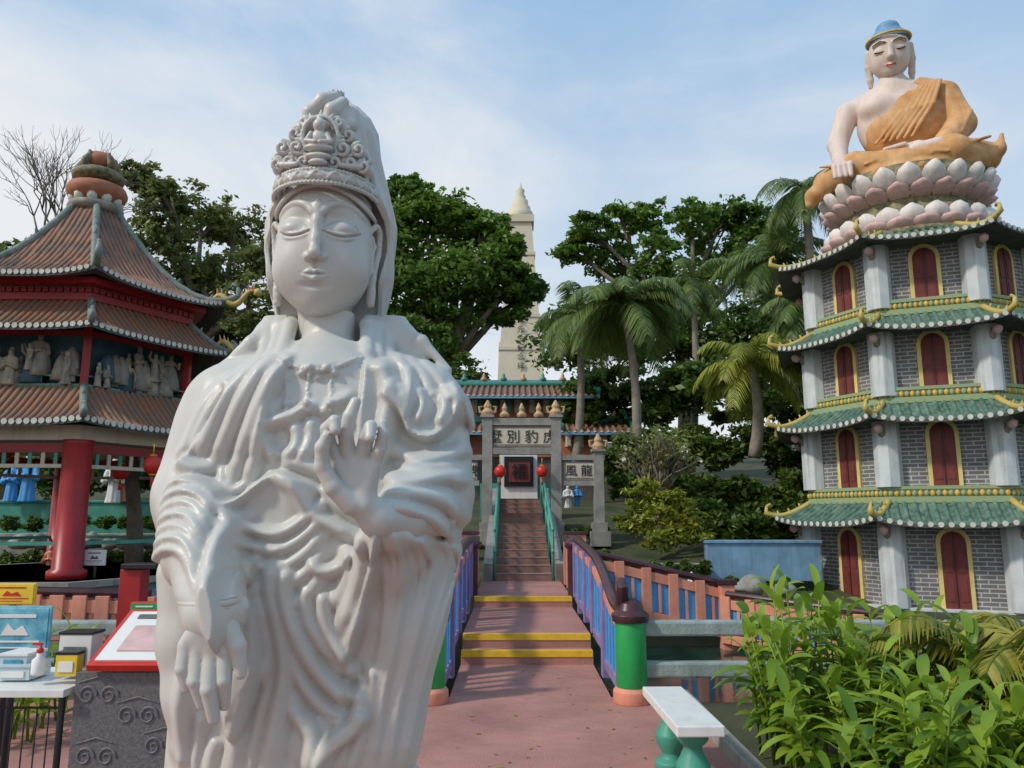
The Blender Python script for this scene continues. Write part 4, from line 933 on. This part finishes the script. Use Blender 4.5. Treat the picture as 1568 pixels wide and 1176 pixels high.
for i,chh in enumerate('胡文虎先生紀念碑'):
    py=470+14*i; hwz=3.3*(1-.64*(zpx(py)-2)/(zpx(345)-2)); text(chh,.75,(tx,TY-hwz-.2,zpx(py)),tw_,M['black'],.02)
# ------------------------------------------------------------ vegetation
def leaves(name,C,L_,wr,m,parent=None):
    n=len(C); a=rng.normal(size=(n,3)); a[:,2]*=.6; a/=np.linalg.norm(a,axis=1)[:,None]
    b=rng.normal(size=(n,3)); b[:,2]*=.4; b-=a*(a*b).sum(1)[:,None]; b/=np.linalg.norm(b,axis=1)[:,None]
    l=(L_*rng.uniform(.6,1.25,n))[:,None]; w_=l*wr
    V=np.stack([C-a*l,C+b*w_,C+a*l,C-b*w_],1).reshape(-1,3)
    return raw_mesh(name,V,np.arange(4*n).reshape(-1,4),m,smooth=False,parent=parent)
def clumps(blobs,per,cl,spread,shell=.55):
    out=[];cc=[]
    for (c,r) in blobs:
        c=np.array(c); r=np.array(r if hasattr(r,'__len__') else (r,r,r))
        d=rng.normal(size=(per,3)); d/=np.linalg.norm(d,axis=1)[:,None]
        rad=rng.uniform(shell,1.05,per)**.8
        ctr=c+d*rad[:,None]*r; cc.append(ctr)
        for q in ctr:
            k_=int(cl*rng.uniform(.4,1.5)); s_=spread*r.mean()*rng.uniform(.6,1.3)
            out.append(q+rng.normal(size=(k_,3))*s_*np.array([1,1,.55]))
    return np.concatenate(out),np.concatenate(cc)
def tree(name,trunk,blobs_px,Y_,leafm,L_,per=26,cl=70,spread=.17,yj=2.0,bark='trunk',tr=.3,shell=.5,wr=.5,limbs=60):
    e=empty(name); bl=[]
    for (px,py,rp) in blobs_px:
        yy=Y_+random.uniform(-yj,yj); c=W(px,py,yy); r=rp*yy/FPX; bl.append((c,(r,r*1.0,r*.8)))
    C,cc=clumps(bl,per,cl,spread,shell); leaves('foliage',C,L_,wr,leafm,e)
    m_=MB(); base=Vector(trunk[0]); fork=Vector(trunk[1])
    m_.tube([base,base.lerp(fork,.5)+Vector((random.uniform(-.2,.2),0,0)),fork],[tr*1.3,tr,tr*.8],9,0)
    for c,r in bl:
        c=Vector(c); mid=fork.lerp(c,.5)+Vector((random.uniform(-.4,.4),random.uniform(-.4,.4),random.uniform(-.2,.6))); m_.tube([fork,mid,c],[tr*.6,tr*.35,tr*.15],7,0)
        near=[Vector(q) for q in cc if (Vector(q)-c).length<r[0]*1.15]
        for q in random.sample(near,min(len(near),max(3,limbs//len(bl)))): m_.tube([mid.lerp(c,.6),c.lerp(q,.5)+Vector((0,0,-.1)),q],[tr*.16,tr*.09,tr*.03],5,0)
    m_.obj('trunk_and_limbs',M[bark],e); return e
p=W(310,640,26); tree('rain_tree',((p[0],26,1),W(315,520,26)),[(262,300,45),(235,360,50),(310,330,55),(360,350,52),(395,400,46),(290,400,62),(350,430,60),(300,470,66),(385,470,56),(240,440,52),(215,270,30)],26,L_tree2,.12,per=34,cl=50,spread=.15,shell=.35,limbs=110)
p=W(30,640,24); tree('rain_tree',((p[0],24,1),W(30,480,24)),[(20,400,34),(60,390,30),(-20,430,60),(60,450,50),(100,480,50)],24,L_tree2,.13,per=26,cl=50,spread=.17)
p=W(690,640,42); tree('rain_tree',((p[0],42,2),W(690,560,42)),[(620,300,36),(650,325,50),(700,340,52),(748,352,36),(660,395,66),(722,420,62),(785,430,36),(690,470,66),(620,440,56),(640,530,56),(600,350,40),(775,380,30),(805,446,28),(768,470,36)],42,L_tree,.22,per=42,cl=74,spread=.16,tr=.5,limbs=80)
p=W(1040,640,38); tree('rain_tree',((p[0],38,2),W(1045,520,38)),[(905,350,34),(880,385,34),(950,340,34),(1000,335,34),(1060,335,42),(1110,325,38),(1150,345,40),(1090,380,55),(1010,390,48),(940,400,46),(1150,410,50),(1060,440,55),(1190,360,38),(1000,450,46)],38,L_tree,.18,per=30,cl=52,spread=.15,tr=.4,limbs=120,shell=.35)
def bare(name,base,n0,L0,r0,depth,spreadv):
    e=empty(name); m_=MB(); tips=[]
    def grow(p,d,l,r,k):
        q=p+d*l; mid=p.lerp(q,.5)+Vector((random.uniform(-1,1),random.uniform(-1,1),random.uniform(-1,1)))*l*.08
        m_.tube([p,mid,q],[r,r*.85,r*.7],5 if k<3 else 6,0)
        if k==0: tips.append(q); return
        for _ in range(random.choice((2,3,3))):
            dd=(d+Vector((random.uniform(-1,1),random.uniform(-1,1),random.uniform(-.5,.9)))*spreadv).normalized(); grow(q,dd,l*random.uniform(.6,.9),r*.62,k-1)
    for _ in range(n0): grow(Vector(base),Vector((random.uniform(-.35,.35),random.uniform(-.3,.3),1)).normalized(),L0,r0,depth)
    m_.obj('branches',M['trunk'],e)
    return e,tips
p=W(80,430,19); bare('bare_tree',p,4,1.05,.045,5,.62)
p=W(995,720,17); e,t_=bare('frangipani_tree',(p[0],17,.9),5,.75,.06,4,.55)
C=np.array([np.array(q) for q in t_ if random.random()<.35]); leaves('white_blossoms',C+rng.normal(size=C.shape)*.03,.05,.8,M['flower'],e)
C2=np.repeat(np.array([np.array(q) for q in t_]),4,0); leaves('foliage',C2+rng.normal(size=C2.shape)*.12,.09,.35,L_tree2,e)
def palm(name,base,top,n,Lf,m,droop=1.0,leafl=.42,tr=.12,nseg=34,updir=.9):
    e=empty(name); m_=MB(); b_=Vector(base);t_=Vector(top)
    P=[b_.lerp(t_,k/8)+Vector((math.sin(k/8*math.pi)*.15,0,0)) for k in range(9)]
    m_.tube(P,[tr*(1.25-.45*k/8)*(1+.06*(k%2)) for k in range(9)],10,0)
    Vv=[];Qq=[]
    for i in range(n):
        az=2*math.pi*i/n*2.4+random.uniform(-.3,.3); el=random.uniform(-.35,1.25)*updir; LL=Lf*random.uniform(.8,1.1)
        d=Vector((math.cos(az)*math.cos(el),math.sin(az)*math.cos(el),math.sin(el))); pos=t_.copy(); pts=[pos.copy()]; ns=14
        for k in range(ns):
            d=(d+Vector((0,0,-.075*droop*(1+k*.16)))).normalized(); pos=pos+d*(LL/ns); pts.append(pos.copy())
        m_.tube(pts,[.022*(1-k/(ns+1)) +.005 for k in range(ns+1)],5,1,False)
        for k in range(2,nseg):
            u=k/nseg*ns; j=min(int(u),ns-1); p_=pts[j].lerp(pts[j+1],u-j); dd=(pts[j+1]-pts[j]).normalized()
            side=dd.cross(Vector((0,0,1)))
            if side.length<.05: continue
            side.normalize(); ll=leafl*(math.sin(math.pi*min(1,.12+.88*k/nseg))**.5)*random.uniform(.8,1.1)+.05
            for s_ in (-1,1):
                ld=(side*s_*.8+dd*.55+Vector((0,0,-.25*random.random()-.1))).normalized(); mid=p_+ld*ll*.5; tip=p_+ld*ll+Vector((0,0,-ll*.38*droop)); wv=dd*(.012+.028*leafl)
                o=len(Vv); Vv+= [p_-wv*.6,p_+wv*.6,mid+wv,mid-wv,tip+wv*.1,tip-wv*.1]; Qq+=[(o,o+1,o+2,o+3),(o+3,o+2,o+4,o+5)]
    m_.obj('trunk_and_stalks',[M['ptrunk'],m],e); raw_mesh('fronds',np.array([tuple(v) for v in Vv]),np.array(Qq),m,False,e); return e
def palmat(name,bx_,by_,cx_,cy_,Y_,n,Lpx,m,**k):
    b_=W(bx_,by_,Y_); palm(name,(b_[0],Y_,min(b_[2],3)),W(cx_,cy_,Y_),n,Lpx*Y_/FPX,m,**k)
palmat('coconut_palm',975,720,955,468,22,28,135,L_palm,leafl=.62,nseg=42)
palmat('coconut_palm',1240,600,1232,290,25,24,110,L_palm,leafl=.60,tr=.15)
palmat('coconut_palm',1155,700,1148,555,18.5,24,115,L_palmy,leafl=.42)
palmat('coconut_palm',1190,640,1185,400,27,24,115,L_palm,leafl=.65)
palmat('coconut_palm',880,700,885,480,25,22,105,L_palm,leafl=.55)
palmat('coconut_palm',1058,720,1060,430,28,18,85,L_palm,leafl=.5)
palmat('coconut_palm',1250,700,1225,470,22,18,90,L_palm,leafl=.5)
def mass(name,blobs_px,m,L_,per,cl,spread=.2,shell=.3,wr=.5):
    bl=[]
    for (px,py,rp,Y_) in blobs_px:
        c=W(px,py,Y_); r=rp*Y_/FPX; bl.append((c,(r,r*.8,r*.8)))
    C,_=clumps(bl,per,cl,spread,shell); return leaves(name,C,L_,wr,m)
hb=[(870+42*i,520+random.uniform(-30,30),58,33+random.uniform(-2,2)) for i in range(10)]+[(890+45*i,600+random.uniform(-20,20),55,26+random.uniform(-1,1)) for i in range(9)]
hb+=[(1180+50*i,470,60,36) for i in range(4)]+[(1200+50*i,560,60,34) for i in range(4)]
mass('hillside_foliage',hb,L_hill,.16,24,80)
mass('hillside_foliage',[(280+40*i,520+random.uniform(-15,20),60,27) for i in range(5)]+[(290+40*i,600,60,24) for i in range(5)]+[(20+55*i,640,60,22) for i in range(5)]+[(650,600,60,36),(600,560,70,38),(680,640,50,33),(715,570,34,38)],L_hill,.15,24,70)
mass('hillside_foliage',[(-80+55*i,720+random.uniform(-12,12),50,19.5) for i in range(9)]+[(-60+60*i,560,60,24) for i in range(4)],L_hill,.11,24,60)
mass('shrubbery',[(945+38*i,690+random.uniform(-12,15),36,19.5) for i in range(8)]+[(1080+34*i,760+random.uniform(-12,12),36,17.8) for i in range(6)]+[(955+30*i,745,24,19) for i in range(5)],L_shrub,.10,26,70)
mass('golden_shrub',[(985,760,30,15.8),(1030,775,34,15.6),(1005,810,40,15.5),(1055,815,32,15.6),(965,800,22,15.8)],L_shruby,.075,26,60,wr=.35)
mass('shrubbery',[(1075,790,32,16.6),(1110,815,34,16.5),(1150,800,36,16.8),(1195,800,36,17),(1230,780,36,17.4)],L_shrub,.09,26,60)
mass('clipped_hedge',[(-20+36*i,858+random.uniform(-3,3),17,14.2) for i in range(8)]+[(-20+36*i,800+random.uniform(-3,3),13,15.2) for i in range(8)],L_shrub,.05,22,45,spread=.25)
mass('low_border_plants',[(700+15*i,836,8,17) for i in range(3)]+[(870+18*i,850,11,16) for i in range(4)]+[(865+20*i,815,9,18) for i in range(4)]+[(1120+40*i,893,10,14.5) for i in range(3)],L_shrub,.05,22,36)
mass('pond_edge_plants',[(965+28*i,868,12,14.8) for i in range(5)],L_shrub,.05,18,30)
def wallbox(name,pa,pb,y0,y1,Y_,dp,m,zb=None):
    a=W(pa,y0,Y_);b=W(pb,y1,Y_); zb=b[2] if zb is None else zb; m_=MB(); m_.box(((a[0]+b[0])/2,Y_+dp/2,(a[2]+zb)/2),(b[0]-a[0],dp,a[2]-zb)); m_.box(((a[0]+b[0])/2,Y_+dp/2,a[2]+.03),(b[0]-a[0]+.06,dp+.08,.06)); return m_.obj(name,m,None,.01)
wallbox('blue_retaining_wall',1082,1260,832,890,15.2,.25,M['bluewall'])
wallbox('stone_retaining_wall',-160,235,822,850,14.7,.3,M['stone'],0)
wallbox('stone_retaining_wall',-160,235,770,800,16.5,.3,M['teal'],.3)
wallbox('stone_retaining_wall',925,1085,868,890,14.9,.2,M['stone'],-.3)
def rock(name,c,r):
    G_=Vox((-1.2,-1.2,-.9),(1.2,1.2,1.1),.07)
    for _ in range(7): G_.ell((random.uniform(-.4,.4),random.uniform(-.4,.4),random.uniform(-.3,.3)),(random.uniform(.35,.7),random.uniform(.35,.7),random.uniform(.3,.6)),.12)
    V,Q=G_.mesh(); o=raw_mesh(name,V,Q,M['stone']); o.location=c; o.scale=(r,r,r*.8)
for px,py,Y_,r in ((960,905,13.6,.3),(1010,912,13.6,.35),(1060,905,13.8,.3),(1150,900,14.2,.35),(1200,905,14,.3)): rock('garden_rock',W(px,py,Y_),r)
for i in range(9): rock('garden_rock',W(10+27*i,830+random.uniform(-3,3),14.4),random.uniform(.15,.28))
for px,py,h_,Y_,c in ((40,768,72,16.2,'blue'),(15,768,60,16.3,'blue'),(172,770,66,16.2,'white'),(188,768,52,16.4,'salmon'),(75,880,42,13.2,'salmon')):
    e=empty('painted_deity_statue',W(px,py,Y_)); s_=h_*Y_/FPX; put(FC[c],'robe',(0,0,0),s_,0,e)
    mm=MB(); mm.lathe([(.02,.83),(.07,.87),(.082,.93),(.06,1.0),(.02,1.02)],(0,-.012,0),10,0); o=mm.obj('face',M['face'],e); o.scale=(s_,)*3
for px,py,h_,Y_,c in ((870,778,34,19.5,'white'),(884,775,30,19.6,'blue'),(1060,905,26,14,'white')):
    e=empty('painted_deity_statue',W(px,py,Y_)); put(FC[c],'robe',(0,0,0),h_*Y_/FPX,0,e)
m_=MB(); P=[W(205,880,12.9),W(207,800,12.9),W(202,730,12.9),W(200,640,13)]; m_.tube(P,[.16,.12,.11,.09],9,0); m_.obj('tree_trunk',M['trunk'])
# ------------------------------------------------------------ bench
be=empty('garden_bench'); m_=MB(); m_.box((1.035,5.05,.425),(.27,1.02,.06),.02,0)
bal=[(.11,0),(.11,.04),(.07,.06),(.06,.09),(.095,.15),(.10,.20),(.06,.27),(.05,.30),(.09,.34),(.10,.395)]
for yy in (4.72,5.36): m_.lathe(bal,(1.035,yy,0),14,1)
m_.obj('seat_and_baluster_legs',[M['white'],M['teal']],be,.008)
# ------------------------------------------------------------ ginger plants
def bladeplant(name,canes,m,leafL,leafW,nl,arch_=.5):
    e=empty(name); Vv=[];Qq=[]; m_=MB()
    for (bx_,by_,hh,lx,ly) in canes:
        b_=Vector((bx_,by_,0)); t_=b_+Vector((lx,ly,hh)); mid=b_.lerp(t_,.5)+Vector((-lx*.12,-ly*.12,.04)); m_.tube([b_,mid,t_],[.011,.009,.004],5,0)
        ph=random.uniform(0,math.pi)
        for k in range(nl):
            u=.22+.78*k/(nl-1); p_=b_.lerp(mid,u*2) if u<.5 else mid.lerp(t_,u*2-1)
            az=ph+math.pi*(k%2)+random.uniform(-.5,.5); el=random.uniform(.15,.85)+(.5 if k>nl-3 else 0); L_=leafL*random.uniform(.7,1.15)*(1 if k<nl-2 else .75); W_=leafW*random.uniform(.8,1.15)
            d=Vector((math.cos(az)*math.cos(el),math.sin(az)*math.cos(el),math.sin(el))); sd=d.cross(Vector((0,0,1))).normalized(); sd=(sd+Vector((0,0,random.uniform(-.4,.4)))).normalized(); q=p_.copy(); o=len(Vv); ns=6
            for j in range(ns+1):
                t=j/ns; wv=W_*(.2+.9*math.sin(math.pi*(.12+.86*t))**.8)*(1-t*.2) if j<ns else .002; up_=sd.cross(d)
                Vv+=[tuple(q-sd*wv*.5+up_*wv*.13),tuple(q),tuple(q+sd*wv*.5+up_*wv*.13)]
                d=(d+Vector((0,0,-arch_*.26*(1+t)))).normalized(); q=q+d*(L_/ns)
            for j in range(ns):
                a_=o+j*3; Qq+=[(a_,a_+1,a_+4,a_+3),(a_+1,a_+2,a_+5,a_+4)]
    m_.obj('stems',m,e); raw_mesh('leaves',np.array(Vv),np.array(Qq),m,True,e)
can=[]
for _ in range(95):
    x_=random.uniform(1.66,2.85); y_=random.uniform(3.9,5.9); can.append((x_,y_,random.uniform(.55,1.0)*(1.0 if y_>4.6 else .72),random.uniform(-.22,.22)-.12*(x_<1.9),random.uniform(-.25,.12)))
for _ in range(5): can.append((random.uniform(1.75,2.0),random.uniform(5.0,5.6),random.uniform(1.05,1.18),random.uniform(-.1,.1),0))
bladeplant('shell_ginger_plant',can,L_ging,.29,.064,11)
can=[(random.uniform(-4.3,-3.2),random.uniform(5.6,6.6),random.uniform(.5,.85),random.uniform(-.2,.2),random.uniform(-.2,.1)) for _ in range(16)]
bladeplant('shell_ginger_plant',can,L_ging,.30,.06,8)
can=[(random.uniform(3.0,4.6),random.uniform(5.2,6.6),random.uniform(.5,.8),random.uniform(-.2,.2),random.uniform(-.2,.1)) for _ in range(24)]
bladeplant('shell_ginger_plant',can,L_ging,.28,.055,9)
for (x_,y_,t_) in ((3.15,4.7,.62),(2.95,5.1,.55),(3.5,5.3,.65)):
    palm('areca_palm',(x_,y_,.25),(x_,y_,t_),18,.80,L_areca,1.1,.20,.03,30,1.0)
palm('areca_palm',(2.75,6.3,0),(2.75,6.3,.55),18,.70,L_areca,1.1,.18,.03,30,1.0)
m_=MB(); m_.lathe([(.14,0),(.17,.05),(.24,.30),(.27,.34),(.27,.38),(.23,.38),(.22,.33)],(3.12,4.72,0),24,0); m_.obj('terracotta_pot',M['terracotta'])
# fallen leaves on the paving
n=70; C=np.stack([rng.uniform(-.5,1.4,n),rng.uniform(5.3,8.6,n),np.full(n,.008)],1); th=rng.uniform(0,6.28,n); l=rng.uniform(.012,.028,n)
a=np.stack([np.cos(th)*l,np.sin(th)*l,0*l],1); b=np.stack([-np.sin(th)*l*.5,np.cos(th)*l*.5,0*l+.003],1); V=np.stack([C-a,C+b,C+a,C-b],1).reshape(-1,3); raw_mesh('fallen_leaves',V,np.arange(4*n).reshape(-1,4),L_areca,False)
# ------------------------------------------------------------ sign, table etc.
sg=empty('information_sign'); SY=3.4
a=W(122,1030,SY); b=W(262,1176,SY)
m_=MB(); cxp=(a[0]+b[0])/2+.13; wdp=.70; zt=a[2]
m_.box((cxp,SY+.16,zt/2),(wdp,.32,zt),0,0)
for (sx_,sz_) in ((-.24,.62),(-.10,.5),(.04,.66),(-.22,.35),(.10,.3),(-.08,.78),(-.02,.18),(-.25,.86)):
    for q in (1,-1):
        P=[(cxp+sx_+q*.045+ .04*(1-.75*t)*math.cos(q*t*9),SY-.002,sz_*zt/.95+.04*(1-.75*t)*math.sin(t*9)) for t in np.linspace(0,1,18)]; m_.tube(P,[.006*(1-.4*t) for t in np.linspace(0,1,18)],6,1)
    m_.tube([(cxp+sx_-.09,SY-.002,sz_*zt/.95+.05),(cxp+sx_,SY-.002,sz_*zt/.95+.075),(cxp+sx_+.09,SY-.002,sz_*zt/.95+.05)],[.002,.005,.002],6,1)
m_.obj('granite_plinth',[M['granite'],mat('granite_carving',(.15,.15,.155),.55,.3,60)],sg,.008)
m_=MB(); rx_=math.radians(27)
def tp(u,v,h_): return (cxp+.02+u,SY+.14+v*math.cos(rx_)-h_*math.sin(rx_),zt+.115+v*math.sin(rx_)+h_*math.cos(rx_))
m_.box(tp(0,0,0),(.62,.40,.03),0,0,rx=rx_); m_.box(tp(0,0,.018),(.57,.35,.010),0,1,rx=rx_); m_.box(tp(-.10,-.03,.026),(.24,.18,.006),0,2,rx=rx_); m_.box(tp(-.09,.13,.026),(.30,.03,.006),0,3,rx=rx_)
for k_ in range(9): m_.box(tp(.14,-.13+.028*k_,.026),(.18-.02*(k_%3),.006,.004),0,4,rx=rx_)
m_.obj('sign_panel',[M['bred'],M['paper'],M['petalpink'],M['granite'],M['stone']],sg,.003)
tb=empty('display_table'); m_=MB(); ty=3.5; tz=W(0,1045,ty)[2]; xr=W(128,1045,ty)[0]
m_.box((xr-.6,ty+.1,tz-.015),(1.2,.5,.03),0,0)
for dx in (.03,1.1):
    for dy in (-.1,.3): m_.tube([(xr-dx,ty+dy,0),(xr-dx,ty+dy,tz-.03)],.014,8,1)
for k_ in range(12): m_.tube([(xr-.08-.05*k_,ty-.1,.05),(xr-.08-.05*k_,ty-.1,tz-.08)],.004,5,1)
m_.tube([(xr-.03,ty-.1,tz-.08),(xr-1.1,ty-.1,tz-.08)],.006,5,1)
m_.obj('top_and_legs',[M['white'],M['black']],tb,.004)
def wb(name,pa,pb,y0,y1,Y_,dp,ms,extra=None,base=0):
    a=W(pa,y0,Y_);b=W(pb,y1,Y_); e=empty(name,((a[0]+b[0])/2,Y_,b[2])); w_=b[0]-a[0];h_=a[2]-b[2]; m_=MB()
    m_.box((0,dp/2,h_/2),(w_,dp,h_),0,0)
    if extra=='poster':
        m_.box((0,-.003,h_*.5),(w_*.94,.004,h_*.92),0,1); m_.box((0,-.007,h_*.80),(w_*.6,.004,h_*.07),0,2); m_.box((0,-.007,h_*.3),(w_*.75,.004,h_*.04),0,2); m_.box((0,-.007,h_*.18),(w_*.5,.004,h_*.03),0,2)
        m_.plate([(-w_*.2,h_*.42),(w_*.22,h_*.42),(w_*.12,h_*.62),(0,h_*.52),(-w_*.1,h_*.66)],(0,-.006,0),(1,0,0),(0,-1,0),.004,2)
        if base: m_.tube([(0,dp,-base),(0,dp,0)],.02,8,3)
    if extra=='box': m_.box((0,dp/2,h_+.006),(w_*1.08,dp*1.08,.012),0,1); m_.box((0,-.003,h_*.45),(w_*.7,.004,h_*.5),0,2)
    m_.obj('panel',ms,e,.002); return e
wb('information_poster',-25,72,928,1006,4.6,.02,[M['paper_blue'],M['paper_blue'],M['paper'],M['black']],'poster',.7)
wb('notice_board',-15,52,893,926,5.0,.02,[M['paper_yellow'],M['paper_yellow'],M['bred'],M['black']],'poster',.9)
wb('donation_box',92,136,972,1033,3.55,.10,[M['white'],M['black'],M['granite']],'box')
wb('leaflet_holder',86,116,1003,1036,3.45,.05,[M['paper_yellow'],M['black'],M['paper']],'box')
wb('plastic_tray',-5,44,1022,1042,3.5,.16,[M['acrylic'],M['acrylic'],M['paper']],'box')
wb('plastic_tray',0,40,1005,1021,3.52,.14,[M['acrylic'],M['white'],M['paper_blue']],'box')
wb('red_sign_box',200,242,922,956,4.6,.05,[M['bred'],M['green'],M['paper']],'poster',.5)
m_=MB(); p=W(58,1033,3.45); m_.lathe([(.026,0),(.028,.01),(.028,.06),(.012,.075),(.012,.09)],(p[0],p[1],p[2]),14,0); m_.lathe([(.014,.09),(.014,.105),(.006,.11),(.006,.125)],(p[0],p[1],p[2]),10,1); m_.box((p[0]-.012,p[1],p[2]+.125),(.04,.012,.01),0,1); m_.obj('sanitizer_bottle',[M['paper'],M['bred']])
m_=MB(); a=W(182,872,6.6);b=W(206,990,6.6); m_.box(((a[0]+b[0])/2,6.7,(a[2]+0)/2),(b[0]-a[0],.16,a[2]),0,0); m_.box(((a[0]+b[0])/2+.08,6.68,a[2]+.025),(.30,.2,.045),0,1); m_.obj('red_gate_post',[M['red'],M['black']],None,.008)
fence('painted_balustrade',W(-120,905,8.8),W(230,912,9.0),.5,10)
wb('notice_board',130,160,842,866,10.5,.03,[M['white'],M['paper'],M['granite'],M['black']],'poster',.5)
print('done',time.time()-T0)
